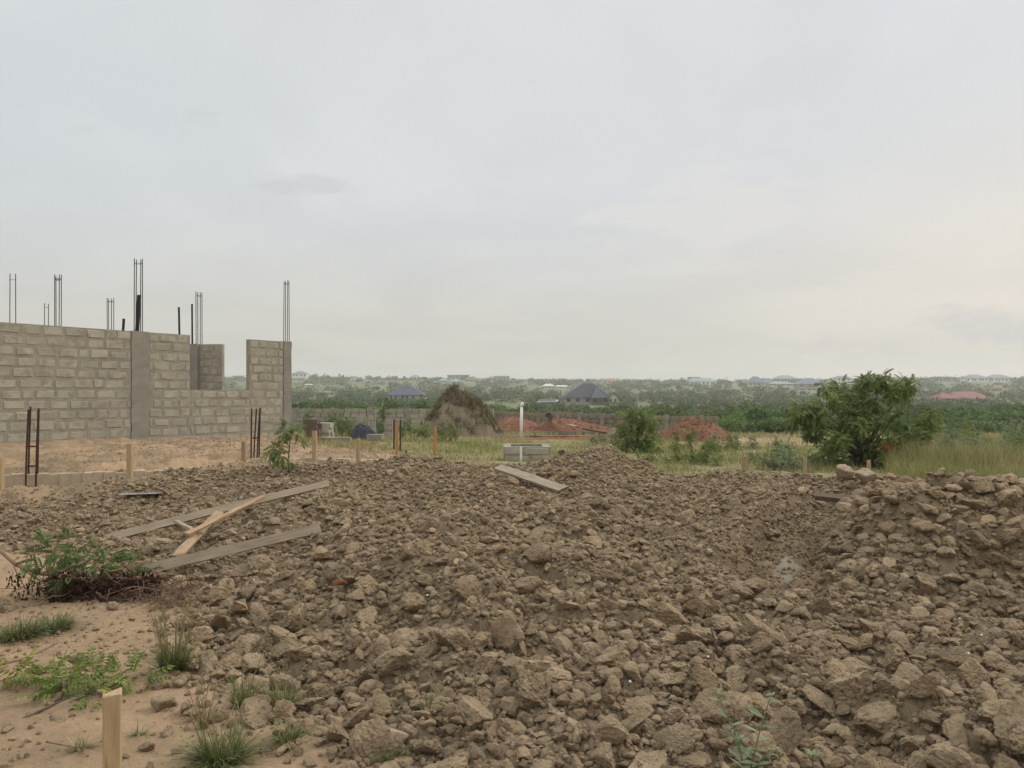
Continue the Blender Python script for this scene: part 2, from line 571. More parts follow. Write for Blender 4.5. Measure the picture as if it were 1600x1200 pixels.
HID = [(1450, 10, .42), (1450, 12, .28), (1600, 10, .32), (950, 13, .36), (650, 13.2, .42), (500, 13.3, .42), (1200, 13, .25), (1350, 13, .22), (1050, 12.5, .25),
       (500, 16, .38), (620, 16, .32), (800, 15, .3), (800, 20, .15), (1000, 16, .2), (1000, 20, .1), (1200, 16, .15), (1200, 25, -.05), (1400, 16, .15),
       (1600, 16, .2), (1600, 25, 0), (700, 30, -.1), (1000, 30, -.15), (500, 25, .1), (500, 42, -.6), (800, 42, -.6), (1100, 42, -.6), (1600, 42, -.6),
       (1300, 60, -1.3), (800, 60, -1.3), (500, 60, -1.3), (0, 60, -1.3), (1900, 60, -1.3),
       (0, 12.5, .42), (0, 17, .55), (200, 14, .42), (200, 19, .5), (400, 16, .38), (440, 23, .27), (-300, 14, .45), (-300, 20, .55), (200, 30, 0), (0, 40, -.3),
       (-300, 4, 0), (-300, 7, 0), (-300, 11, .2), (1900, 4, .15), (1900, 7, .4), (1900, 9, .45), (1900, 12, .2), (1900, 20, .1),
       (800, 1.5, 0), (-300, 1.5, 0), (1900, 1.5, .1)]


def tps():
    P, Z = [], []
    for px, py, z in VIS:
        D = (CZ - z) * F / (py - CY)
        P.append(((px - CX) / F * 2.2, 1.6 * math.log(D)))
        Z.append(z)
    for px, D, z in HID:
        P.append(((px - CX) / F * 2.2, 1.6 * math.log(D)))
        Z.append(z)
    P, Z = np.array(P), np.array(Z)
    n = len(P)
    d = np.linalg.norm(P[:, None] - P[None], axis=2)
    K = np.where(d > 0, d * d * np.log(d + 1e-12), 0) + np.eye(n) * 2e-3
    Q = np.concatenate([np.ones((n, 1)), P], 1)
    A = np.block([[K, Q], [Q.T, np.zeros((3, 3))]])
    w = np.linalg.solve(A, np.concatenate([Z, np.zeros(3)]))
    gu = np.linspace(-2.1, 2.1, 260)
    gw = np.linspace(1.6 * math.log(1.5), 1.6 * math.log(70), 360)
    U, Wg = np.meshgrid(gu, gw, indexing='ij')
    out = w[n] + w[n + 1] * U + w[n + 2] * Wg
    for i in range(n):
        dd = (U - P[i, 0]) ** 2 + (Wg - P[i, 1]) ** 2
        out += w[i] * .5 * dd * np.log(dd + 1e-12)
    return gu, gw, out


GU, GW, GZ = tps()
FD = np.array([45, 60, 100, 160, 220, 350, 500, 600, 700, 850, 1100, 1500.])


def far_z(px, D):
    crest = np.interp(px, [-2000, 400, 700, 900, 1050, 1150, 1300, 1500, 2000, 4000], [592, 591, 592.5, 596, 597, 596, 594.5, 592.5, 592, 593])
    zc = CZ + (CY - crest) * 700 / F
    prof = {45: -.7, 60: -1.25, 100: -1.9, 160: -1.8, 220: -1.2, 350: 2.2}
    z = np.interp(D, list(prof), list(prof.values()))
    t = np.interp(D, [350, 500, 600, 700, 850, 1100, 1500], [0, .46, .75, 1.0, .85, .2, -.5])
    return np.where(D <= 350, z, 2.2 + (zc - 2.2) * t)


TR = np.array([(2.18, 6.25), (2.62, 7.35), (3.25, 8.5), (4.2, 9.9)])       # the trench line on the plan


KPX = ((-420, 9.2), (0, 11.6), (240, 13.05), (470, 14.75), (605, 14.6))
KERB = np.array([((a - CX) / F * d, d) for a, d in KPX])
KERBZ = [CZ - (742 - CY) * 11.6 / F, CZ - (742 - CY) * 11.6 / F, CZ - (735 - CY) * 13.05 / F, CZ - (716 - CY) * 14.75 / F, CZ - (717.5 - CY) * 14.6 / F]


def H0(x, y):
    """height of the land without small relief"""
    x, y = np.asarray(x, float), np.asarray(y, float)
    D = np.maximum(np.maximum(y, np.abs(x) / .93), 1.5)
    u = np.clip(x / D * 2.2, -2.09, 2.09)
    Dn = np.minimum(D, 69.0)
    iu = np.clip((u - GU[0]) / (GU[1] - GU[0]), 0, len(GU) - 1.001)
    iw = np.clip((1.6 * np.log(Dn) - GW[0]) / (GW[1] - GW[0]), 0, len(GW) - 1.001)
    a, b = iu.astype(int), iw.astype(int)
    fa, fb = iu - a, iw - b
    z = (GZ[a, b] * (1 - fa) + GZ[a + 1, b] * fa) * (1 - fb) + (GZ[a, b + 1] * (1 - fa) + GZ[a + 1, b + 1] * fa) * fb
    r = np.hypot(x, y)
    Df = np.where(y > 0, np.maximum(D, r * .75), r)
    zf = far_z(CX + F * np.clip(x / np.maximum(D, 1), -1.2, 1.2), Df)
    k = ss(D, 46, 62)
    z = z * (1 - k) + zf * k
    # the sand stands higher behind the low footing than before it
    kd, kz, sg = np.full(z.shape, 99.0), np.zeros(z.shape), np.ones(z.shape)
    for i in range(4):
        p, q = KERB[i], KERB[i + 1]
        e = q - p
        t = np.clip(((x - p[0]) * e[0] + (y - p[1]) * e[1]) / (e @ e), 0, 1)
        dd = np.hypot(x - p[0] - t * e[0], y - p[1] - t * e[1])
        side = np.sign(e[0] * (y - p[1]) - e[1] * (x - p[0]))
        m = dd < kd
        kd, sg = np.where(m, dd, kd), np.where(m, side, sg)
        kz = np.where(m, KERBZ[i] + t * (KERBZ[i + 1] - KERBZ[i]), kz)
    pxx = CX + F * x / np.maximum(y, .5)
    # the steep front of the right hand heap, the middle mound, hollows
    ft = np.interp(pxx, [1240, 1350, 1450, 1600, 1800], [7.25, 6.65, 6.05, 5.75, 5.6]) + fbm(x * 1.7, y * 1.7, 301, 3) * .5
    hp = ss(pxx, 1245, 1320) * ss(y, ft, ft + .35) * (1 - ss(y, ft + .8, ft + 1.7)) * .15 - ss(pxx, 1260, 1340) * ss(y, ft - 1.0, ft - .2) * (1 - ss(y, ft - .1, ft + .2)) * .06
    md = .17 * np.exp(-((pxx - 950) / 55) ** 2 - ((y - 11.3) / .9) ** 2) + .10 * np.exp(-((pxx - 640) / 60) ** 2 - ((y - 11.6) / .8) ** 2)
    md = md + .16 * np.exp(-((pxx - 760) / 170) ** 2 - ((y - 6.3) / .9) ** 2) - .10 * np.exp(-((pxx - 1010) / 60) ** 2 - ((y - 7.6) / .45) ** 2) + .10 * np.exp(-((pxx - 1120) / 70) ** 2 - ((y - 9.4) / .6) ** 2)
    z = z + np.where((y > 3) & (y < 13), hp + md, 0)
    lowcap = kz - .19 + ss(kd, .3, 1.6) * .5
    hicap = kz - .035 + ss(kd, .1, 1.5) * .6
    z = np.where(kd < 1.6, np.minimum(z, np.where(sg < 0, lowcap, hicap)), z)
    # trench
    dmin, tpos = np.full(z.shape, 9.0), np.zeros(z.shape)
    for i in range(len(TR) - 1):
        p, q = TR[i], TR[i + 1]
        e = q - p
        t = np.clip(((x - p[0]) * e[0] + (y - p[1]) * e[1]) / (e @ e), 0, 1)
        dd = np.hypot(x - p[0] - t * e[0], y - p[1] - t * e[1])
        m = dd < dmin
        dmin, tpos = np.where(m, dd, dmin), np.where(m, (i + t) / (len(TR) - 1), tpos)
    floor = -.07 + .24 * tpos
    z = z - .13 * np.exp(-((x - 2.12) ** 2 + (y - 6.05) ** 2) / .16)
    kk = 1 - ss(dmin, .26, .44)
    z = z * (1 - kk) + np.minimum(z, floor) * kk
    return z


def proj(x, y, z):
    yy = np.maximum(y, .1)
    return CX + F * x / yy, CY - F * (z - CZ) / yy


CLOD_POLY = np.array([(640, 1230), (600, 1170), (555, 1135), (470, 1120), (415, 1055), (325, 1035), (318, 950), (295, 925), (215, 885), (90, 862), (-80, 850), (-80, 800),
                      (60, 782), (130, 768), (215, 752), (300, 722), (600, 700), (2600, 690), (2600, 1700), (700, 1700)], float)


def inpoly(px, py, poly):
    c = np.zeros(px.shape, bool)
    j = len(poly) - 1
    for i in range(len(poly)):
        xi, yi = poly[i]
        xj, yj = poly[j]
        c ^= ((yi > py) != (yj > py)) & (px < (xj - xi) * (py - yi) / (yj - yi + 1e-9) + xi)
        j = i
    return c


def clod_mask(x, y, z=None):
    if z is None:
        z = H0(x, y)
    px, py = proj(x, y, z)
    wob = fbm(x * 1.5, y * 1.5, 31) * 28
    m = inpoly(px + wob, py + wob * .5, CLOD_POLY)
    lim = np.interp(px, [0, 300, 600, 950, 1030, 1060, 1400, 1500, 1700], [11.6, 12.4, 12.7, 12.6, 12.0, 11.6, 11.3, 9.8, 9.6])
    return m & (y < lim) & (y > 2.2)


def H(x, y, fine=True):
    """the ground surface with its relief"""
    x, y = np.asarray(x, float), np.asarray(y, float)
    z = H0(x, y)
    near = 1 - ss(np.hypot(x, y), 30, 60)
    cm = np.zeros(z.shape)
    for ox, oy in ((0, 0), (.16, 0), (-.16, 0), (0, .2), (0, -.2), (.1, .12), (-.1, .12), (.1, -.12), (-.1, -.12)):
        cm += clod_mask(x + ox, y + oy, z) / 9.0
    d1, v1 = worley(x * 3.1 + .6 * fbm(x * 3, y * 3, 3), y * 3.1, 11)
    d2, v2 = worley(x * 8 + .8 * fbm(x * 6, y * 6, 5), y * 8, 23)
    lump = (.5 - d1) * .09 + (v1 - .5) * .07 + (.5 - d2) * .035 + (v2 - .5) * .03 + fbm(x * .9, y * .9, 40, 3) * .2 + np.abs(fbm(x * 2.1, y * 2.1, 44, 3)) * .12
    flat = fbm(x * 1.3, y * 1.3, 50, 5) * .05 + fbm(x * 7, y * 7, 60, 4) * .022
    rough_fill = fbm(x * 4, y * 4, 70, 5) * .11
    plat = ((y > 11) & (x < -1.5)).astype(float)
    return z + near * (cm * (lump - .085) + (1 - cm) * (flat + plat * rough_fill))


def at(px, py=None, z=None, D=None, dz=0.0):
    """a point on the ground under pixel px: at depth D, or where height z meets pixel row py"""
    if D is None:
        if z is None:
            Ds = np.geomspace(2.2, 1400, 5000)
            xs = (px - CX) / F * Ds
            zs = H0(xs, Ds)
            rows = CY - F * (zs - CZ) / Ds
            k = np.argmax(rows <= py)
            D = Ds[k]
        else:
            D = (CZ - z) * F / (py - CY)
    x = (px - CX) / F * D
    zz = float(H(np.array([x]), np.array([D]))[0]) + dz
    return np.array([x, D, zz])


def pz(px, py, D):
    """the point at depth D that shows at pixel px, py"""
    return np.array([(px - CX) / F * D, D, CZ - (py - CY) * D / F])


# ------------------------------------------------------------------ ground sheet
def build_ground():
    az = np.concatenate([np.linspace(-math.pi, -R(48), 40, endpoint=False), np.linspace(-R(48), R(48), 1150), np.linspace(R(48), math.pi, 40, endpoint=False)[1:]])
    rr = np.concatenate([np.geomspace(.25, 2.4, 24, endpoint=False), np.geomspace(2.4, 16, 620, endpoint=False), np.geomspace(16, 70, 190, endpoint=False), np.geomspace(70, 1500, 200)])
    A, Rr = np.meshgrid(az, rr)
    x, y = Rr * np.sin(A), Rr * np.cos(A)
    z = H(x, y)
    nA, nR = len(az), len(rr)
    v = np.stack([x, y, z], -1).reshape(-1, 3)
    idx = np.arange(nA * nR).reshape(nR, nA)
    a, b = idx[:-1, :], idx[1:, :]
    a2, b2 = np.roll(a, -1, 1), np.roll(b, -1, 1)
    f = np.stack([a, b, b2, a2], -1).reshape(-1, 4)[:, ::-1]
    v = np.concatenate([v, [[0, 0, float(z[0].mean())]]])
    cen = len(v) - 1
    tri = np.stack([idx[0], np.roll(idx[0], -1), np.full(nA, cen)], 1)[:, ::-1]
    # what the ground is made of, by place: r sand, g grass soil, b laterite; the rest is dug clay
    xx, yy = v[:, 0], v[:, 1]
    px, py = proj(xx, yy, v[:, 2])
    cm = clod_mask(xx, yy).astype(float)
    D = np.maximum(yy, np.abs(xx) / .93)
    near = D < 13.5
    plat = (xx < np.interp(yy, [11, 14.5, 16, 24], [-2.5, -2.2, -2.0, -4.5])) & (yy > 10.5) & (yy < 26)
    nzv = fbm(xx * .5, yy * .5, 81, 4)
    sand = np.where(near, (1 - cm) * np.clip(.95 + fbm(xx * 2, yy * 2, 91, 4) * .9, 0, 1), 0)
    sand = np.where(plat & (cm < .5), np.clip(.48 + fbm(xx * 2.2, yy * 2.2, 93, 5) * 1.1, .05, 1), sand)
    strip = (np.abs(py - 713) < 12) & (px > 590) & (px < 800) & (yy > 12.6) & (yy < 16)
    sand = np.where(strip, 1, sand)
    grass = np.where(~near & ~plat, np.clip(.9 + nzv * 1.3, 0, 1), 0)
    behind = (D >= 12.0) & (D < 13.5) & (xx > -1.0)
    grass = np.where(behind & (cm < .5), 1, grass)
    back_ = (xx > .3) & (D > 8.5) & (cm < .5)
    sand = np.where(back_ & near, .15, sand)
    grass = np.where(back_ & near, 1.0, grass)
    bare = (D > 24) & (D < 34) & (px > 1060) & (px < 1500)
    grass = np.where(bare, np.clip(.2 + nzv, 0, 1), grass)
    sand = np.where(bare, np.clip(.5 - nzv, 0, 1), sand)
    redm = ((D > 27) & (D < 40) & (px > 770) & (px < 960)) * np.clip(.9 + nzv, 0, 1) * ss(D, 27, 30) * (1 - ss(D, 36, 40))
    redm = np.where(redm > .55, 1.0, redm * .5)
    path = (np.abs(px - np.interp(D, [150, 250, 330, 420, 560, 700], [1190, 1172, 1160, 1152, 1147, 1142])) < np.interp(D, [150, 700], [5, 3.5])) & (D > 150) & (D < 700)
    sand = np.where(path, .9, sand)
    col = np.stack([sand, grass, redm, np.ones(len(v))], 1)
    m = bpy.data.materials.new('ground_soil')
    m.use_nodes = True
    n, l = m.node_tree.nodes, m.node_tree.links
    p = n["Principled BSDF"]
    p.inputs["Roughness"].default_value = .97
    p.inputs["Specular IOR Level"].default_value = .1
    geo = n.new("ShaderNodeNewGeometry")

    def nzz(s, d=8):
        t = n.new("ShaderNodeTexNoise")
        t.inputs["Scale"].default_value = s
        t.inputs["Detail"].default_value = d
        t.inputs["Roughness"].default_value = .65
        l.new(geo.outputs["Position"], t.inputs["Vector"])
        mr = n.new("ShaderNodeMapRange")
        mr.inputs[1].default_value, mr.inputs[2].default_value = .3, .7
        l.new(t.outputs[0], mr.inputs[0])
        return mr.outputs[0]

    def mix(fac, a, b):
        q = n.new("ShaderNodeMix")
        q.data_type = 'RGBA'
        for i, vv in ((0, fac), (6, a), (7, b)):
            if isinstance(vv, tuple):
                q.inputs[i].default_value = (*vv, 1)
            else:
                l.new(vv, q.inputs[i])
        return q.outputs[2]
    n1, n2, n3 = nzz(2.2), nzz(14), nzz(.12, 6)
    clay = mix(n1, (.18, .13, .077), (.31, .228, .143))
    sandc = mix(n2, (.33, .22, .127), (.485, .342, .21))
    sandc = mix(n1, sandc, mix(n2, (.40, .265, .155), (.50, .335, .20)))
    sandc = mix(nzz(.9, 10), sandc, mix(n2, (.33, .225, .135), (.47, .32, .20)))
    grs = mix(n1, (.20, .19, .075), (.33, .285, .15))
    far = mix(n3, (.085, .12, .05), (.17, .18, .085))
    cd = n.new("ShaderNodeSeparateXYZ")
    l.new(geo.outputs["Position"], cd.inputs[0])
    fr = n.new("ShaderNodeMapRange")
    fr.inputs[1].default_value, fr.inputs[2].default_value = 40, 75
    l.new(cd.outputs[1], fr.inputs[0])
    grs = mix(fr.outputs[0], grs, far)
    redc = mix(n1, (.18, .065, .037), (.27, .12, .07))
    at_ = n.new("ShaderNodeVertexColor")
    at_.layer_name = "soil"
    sp = n.new("ShaderNodeSeparateColor")
    l.new(at_.outputs[0], sp.inputs[0])
    c = mix(sp.outputs[0], clay, sandc)
    c = mix(sp.outputs[1], c, grs)
    c = mix(sp.outputs[2], c, redc)
    l.new(c, p.inputs["Base Color"])
    t2 = n.new("ShaderNodeTexNoise")
    t2.inputs["Scale"].default_value = 30
    t2.inputs["Detail"].default_value = 10
    t2.inputs["Roughness"].default_value = .7
    l.new(geo.outputs["Position"], t2.inputs["Vector"])
    bp = n.new("ShaderNodeBump")
    bp.inputs["Strength"].default_value = .8
    bp.inputs["Distance"].default_value = .05
    l.new(t2.outputs[0], bp.inputs["Height"])
    l.new(bp.outputs[0], p.inputs["Normal"])
    me = mesh_np('ground', v, [f, tri], m, smooth=True)
    ca = me.color_attributes.new("soil", 'FLOAT_COLOR', 'POINT')
    ca.data.foreach_set("color", np.ascontiguousarray(col, dtype=np.float32).ravel())
    o = bpy.data.objects.new('ground', me)
    C.objects.link(o)
    tag(o, kind='structure')
    return o


build_ground()


# ------------------------------------------------------------------ the unfinished block house
P0, E, NIN = np.array([-11.31, 17.0]), np.array([.575, .818]), np.array([-.818, .575])
WTOP, COURSE = 3.21, .245


def wpt(s, d, z):
    q = P0 + E * s + NIN * d
    return np.array([q[0], q[1], z])


def block_face(mb, o, ex, ey, w, h, proud, rr):
    """one weathered block standing a little proud of the mortar: o lower left corner, ex along, ey up, front towards -n"""
    n = np.cross(ex, ey)
    n = n / np.linalg.norm(n)            # towards the viewer side
    nu, nv = 5, 4
    vs = []
    tilt = rr.uniform(-.004, .004, 2)
    for j in range(nv):
        for i in range(nu):
            a, b = (0, .05, .5, .95, 1)[i], (0, .09, .91, 1)[j]
            edge = (i in (0, nu - 1)) or (j in (0, nv - 1))
            corner = (i in (0, nu - 1)) and (j in (0, nv - 1))
            jx, jy = rr.uniform(-.014, .014, 2) if edge else rr.uniform(-.009, .009, 2)
            pull = .016 if corner else 0
            aa = a * w + jx + (pull if i == 0 else -pull if i == nu - 1 else 0)
            bb = b * h + jy + (pull if j == 0 else -pull if j == nv - 1 else 0)
            dep = (-.012 if edge else proud + rr.uniform(-.003, .003)) + tilt[0] * (a - .5) + tilt[1] * (b - .5)
            vs.append(o + ex * aa + ey * bb + n * dep)
    fs = [(j * nu + i, j * nu + i + 1, (j + 1) * nu + i + 1, (j + 1) * nu + i) for j in range(nv - 1) for i in range(nu - 1)]
    mb.add(vs, fs)


def blockwork(mb, org, ex, length, z0, z1, seed, bl=.45, top=WTOP):
    """blocks of one wall panel over its face; ex unit vector along the wall"""
    rr = np.random.default_rng(seed)
    ex = np.array([ex[0], ex[1], 0.0])
    ey = np.array([0, 0, 1.0])
    k0 = int(math.floor((top - z1) / COURSE + .01))
    k = k0
    while top - (k + 1) * COURSE > z0 - .2:
        zb = top - (k + 1) * COURSE
        x = -rr.uniform(.05, .15) - (.24 if k % 2 else 0)
        x += rr.uniform(-.04, .04)
        while x < length:
            w = bl * rr.uniform(.9, 1.06) if rr.random() > .1 else bl * .55
            a, b = max(x, .012), min(x + w, length - .012)
            if b - a > .07:
                gap = rr.uniform(.022, .045)
                o = np.array([org[0], org[1], 0]) + ex * (a + gap * .5) + ey * (zb + rr.uniform(.014, .03))
                block_face(mb, o, ex, ey, b - a - gap, COURSE - rr.uniform(.042, .07), rr.uniform(.004, .014), rr)
            x += w + rr.uniform(.015, .03)
        k += 1


def wall_panel(s0, s1, z0, z1, name, parent, thick=.16, seed=1, front=True):
    mb = MB()
    a, b = wpt(s0, 0, 0), wpt(s1, 0, 0)
    c = (wpt(s0, thick / 2, 0) + wpt(s1, thick / 2, 0)) / 2
    c[2] = (z0 + z1) / 2
    rot = np.stack([np.array([E[0], E[1], 0]), np.array([NIN[0], NIN[1], 0]), np.array([0, 0, 1.0])], 1)
    mb.box(c, (s1 - s0, thick, z1 - z0), rot)
    w = mb.build(name, M['mortar'], parent)
    bb = MB()
    blockwork(bb, a[:2], E, s1 - s0, z0, z1, seed)
    bb.build('block_facing', M['block'], w)
    return w


def rebar_cage(parent, base, pts, ztop, zbot, mat, r=.011, ties=(), lean=0.0, name='rebar_cage'):
    """vertical starter bars at plan points with wire ties; each bar a child of the cage"""
    rootm = MB()
    for zt in ties:
        loop = [np.array([p[0], p[1], zt]) for p in pts]
        for i in range(len(loop)):
            rootm.tube([loop[i], loop[(i + 1) % len(loop)]], r * .55, 5)
    cage = rootm.build(name, mat, parent)
    for p in pts:
        dx, dy = rng.uniform(-.02, .02, 2)
        zt = ztop + rng.uniform(-.04, .03)
        m = MB().tube([(p[0], p[1], zbot), (p[0] + dx * .4 + lean * .4, p[1] + dy * .4, (zbot + zt) / 2), (p[0] + dx + lean, p[1] + dy, zt)], r, 6)
        m.build('bar', mat, cage)
    return cage


def s_of(px):
    u = (px - CX) / F
    return (u * P0[1] - P0[0]) / (E[0] - E[1] * u)


house = thing('unfinished_house', 'roofless grey block house shell with bare starter bars standing on the left', 'house', tuple(wpt(3.8, 1.5, .3)))
sA, sB, sC, sD = s_of(297), s_of(390), s_of(443), s_of(455)
c0, c1 = s_of(205), s_of(232)
wall_panel(-6.0, c0, .1, WTOP, 'wall', house, seed=3)
wall_panel(c1, sA, .1, WTOP, 'wall', house, seed=4)
wall_panel(sA, sB, .1, WTOP - 6 * COURSE, 'wall', house, seed=5)
wall_panel(sB, sC, .1, WTOP, 'wall', house, seed=6)


def column(s0, s1, d0, d1, z0, z1, parent, seed=0):
    """cast concrete column with ragged edges"""
    rr = np.random.default_rng(seed)
    V, nzs = [], 28
    for k in range(nzs):
        z = z0 + (z1 - z0) * k / (nzs - 1)
        j = rr.uniform(-.014, .014, 4)
        for (s, d), q in zip(((s0, d0), (s1, d0), (s1, d1), (s0, d1)), j):
            V.append(wpt(s + q, d + q * .3, z))
    Fc = []
    for k in range(nzs - 1):
        for i in range(4):
            i2 = (i + 1) % 4
            Fc.append((k * 4 + i, k * 4 + i2, (k + 1) * 4 + i2, (k + 1) * 4 + i))
    Fc.append((3, 2, 1, 0))
    t = (nzs - 1) * 4
    Fc.append((t, t + 1, t + 2, t + 3))
    return obj('column', V, Fc, M['concrete'], parent)


column(c0 + .002, c1 - .002, -.022, .20, .1, WTOP + .01, house, 1)
column(sC + .002, sD, -.022, .22, .1, WTOP + .015, house, 2)
# the plinth course along the foot of the wall
pm = MB()
rot_w = np.stack([np.array([E[0], E[1], 0]), np.array([NIN[0], NIN[1], 0]), np.array([0, 0, 1.0])], 1)
for i in range(30):
    s0_, s1_ = -6 + i * (sD + 6) / 30, -6 + (i + 1) * (sD + 6) / 30
    c = wpt((s0_ + s1_) / 2, -.05 + rng.uniform(-.015, .015), 0)
    zt = np.interp((s0_ + s1_) / 2, [-6, 0, 8], [.57, .55, .40]) + rng.uniform(-.015, .015)
    c[2] = zt - .25
    pm.box(c, (s1_ - s0_ + .01, .14, .5), rot_w, jit=.006)
pm.build('plinth', M['footing'], house)
# rear and cross walls, seen only through the openings
back = MB()
for (s0_, s1_, d_) in ((-6, 5.6, 5.0),):
    c = (wpt(s0_, d_, 0) + wpt(s1_, d_, 0)) / 2
    c[2] = 1.5
    back.box(c, (s1_ - s0_, .16, 3.0), rot_w)
back.build('rear_wall', M['mortar'], house)
crossm = MB()
c = (wpt(-6, .4, 0) + wpt(-6, 4.9, 0)) / 2
c[2] = 1.5
crossm.box(c, (.16, 4.4, 3.0), rot_w)
crossm.build('side_wall', M['mortar'], house)
# the short inner wall seen through the window gap
iA, iB = pz(300, 538, 24.6), pz(347, 538, 24.5)
iv = (iB - iA)[:2]
il = np.linalg.norm(iv)
iv = iv / il
inn = np.array([-iv[1], iv[0]])
rot_i = np.stack([np.array([*iv, 0]), np.array([*inn, 0]), np.array([0, 0, 1.0])], 1)
ic = (iA + iB) / 2
ih = iA[2]
mb = MB()
mb.box((ic[0] + inn[0] * .08, ic[1] + inn[1] * .08, ih / 2), (il, .16, ih), rot_i)
iw = mb.build('inner_wall', M['mortar'], house)
bb = MB()
blockwork(bb, iA[:2] + iv * .26, iv, il - .26, .3, ih, 17, bl=.24, top=ih)
bb.build('block_facing', M['block'], iw)
mb = MB()
mb.box((iA[0] + iv[0] * .11, iA[1] + iv[1] * .11, ih / 2 + .01), (.25, .22, ih), rot_i)
mb.build('column', M['concrete'], house)


def cage_px(pxs, D, ytop, zbot, r=.011, tie_rows=(), mat='rebar_dark', lean=0.0, spread=.16):
    """four (or two) bars at these pixel columns, alternating front and back of the column"""
    pts = []
    for i, q in enumerate(pxs):
        d = D + (spread if i in (1, 2) else 0) * (1 if len(pxs) == 4 else .2)
        pts.append(((q - CX) / F * d, d))
    if len(pts) == 4:
        pts = [pts[0], pts[1], pts[2], pts[3]]
    zt = CZ - (ytop - CY) * D / F
    return rebar_cage(house, None, pts, zt, zbot, M[mat], r, [CZ - (t - CY) * D / F for t in tie_rows], lean)


dcol = P0[1] + E[1] * (c0 + c1) / 2 + .12
cage_px((209.5, 212, 219.5, 222.5), dcol, 402, 2.6, tie_rows=(411,))
dcr = P0[1] + E[1] * (sC + sD) / 2 + .12
cage_px((443, 446, 449, 452), dcr, 438, 2.6, tie_rows=(443,))
cage_px((14.5, 25), 21.5, 429, .3, tie_rows=(437,))
cage_px((69, 76), 24.5, 475, .3, tie_rows=(480,))
cage_px((85.5, 88, 92, 95.5), 21.8, 428, .3, tie_rows=(435, 437))
cage_px((168, 170, 175, 177.5), 24.8, 466, .3, tie_rows=(471,))
cage_px((307, 309.5, 313, 316), 24.75, 456, .3, tie_rows=(462,), r=.012)
# columns inside that carry those bars
for pxc, D_ in ((20, 21.6), (72.5, 24.6), (90.5, 21.95), (172.5, 24.95)):
    mb = MB()
    x_ = (pxc - CX) / F * D_
    mb.box((x_, D_, 1.45), (.26, .26, 2.9), rot_w)
    mb.build('column', M['concrete'], house)
# black conduits rising from the wall heads
for (p_, y0_, p2_, y1_, r_, D_) in ((213.5, 530, 217.5, 461, .052, dcol - .02), (191.5, 530, 193.5, 498, .033, None), (280.5, 532, 279.5, 480, .028, None), (300.5, 541, 300, 475, .03, 24.68)):
    if D_ is None:
        D_ = P0[1] + E[1] * s_of(p_) + .14
    a, b = pz(p_, y0_, D_), pz(p2_, y1_, D_)
    MB().tube([a, (a + b) / 2, b], r_, 8).build('conduit', M['conduit'], house)

# ------------------------------------------------------------------ low footing in front of the house
foot = thing('foundation_footing', 'low dusty concrete footing with rusty starter bars in front of the block house', 'foundation', (-6, 13, .2))
fp = [at(-420, D=9.2), at(0, D=11.6), at(240, D=13.05), at(470, D=14.75), at(605, D=14.6)]
ftop = [CZ - (748 - CY) * 9.2 / F + .02, CZ - (742 - CY) * 11.6 / F, CZ - (735 - CY) * 13.05 / F, CZ - (716 - CY) * 14.75 / F, CZ - (717.5 - CY) * 14.6 / F]
ftop[0] = ftop[1]
fm = MB()
for i in range(4):
    n_ = 14
    for k in range(n_):
        a = fp[i][:2] + (fp[i + 1][:2] - fp[i][:2]) * k / n_
        b = fp[i][:2] + (fp[i + 1][:2] - fp[i][:2]) * (k + 1) / n_
        za = ftop[i] + (ftop[i + 1] - ftop[i]) * (k + .5) / n_
        e = (b - a) / np.linalg.norm(b - a)
        rt = np.stack([np.array([*e, 0]), np.array([-e[1], e[0], 0]), np.array([0, 0, 1.0])], 1)
        c = (a + b) / 2
        fm.box((c[0] + rng.uniform(-.006, .006), c[1] + rng.uniform(-.006, .006), za - .25 + rng.uniform(-.018, .012)), (np.linalg.norm(b - a) + .03, .17, .5), rt, jit=.008)
fm.build('kerb', M['footing'], foot)
Dk = 11.75
rebar_cage(foot, None, [((q - CX) / F * d, d) for q, d in ((40, Dk), (44, Dk + .18), (58.5, Dk + .18), (56, Dk))], CZ - (637 - CY) * Dk / F, .2, M['rebar'], .0135, [CZ - (698 - CY) * Dk / F, CZ - (729 - CY) * Dk / F], lean=.035)
Dk = 14.35
rebar_cage(foot, None, [((q - CX) / F * d, d) for q, d in ((392, Dk), (396, Dk + .18), (404.5, Dk + .18), (401, Dk))], CZ - (640 - CY) * Dk / F, .2, M['rebar'], .0135, [CZ - (685 - CY) * Dk / F], lean=.04)


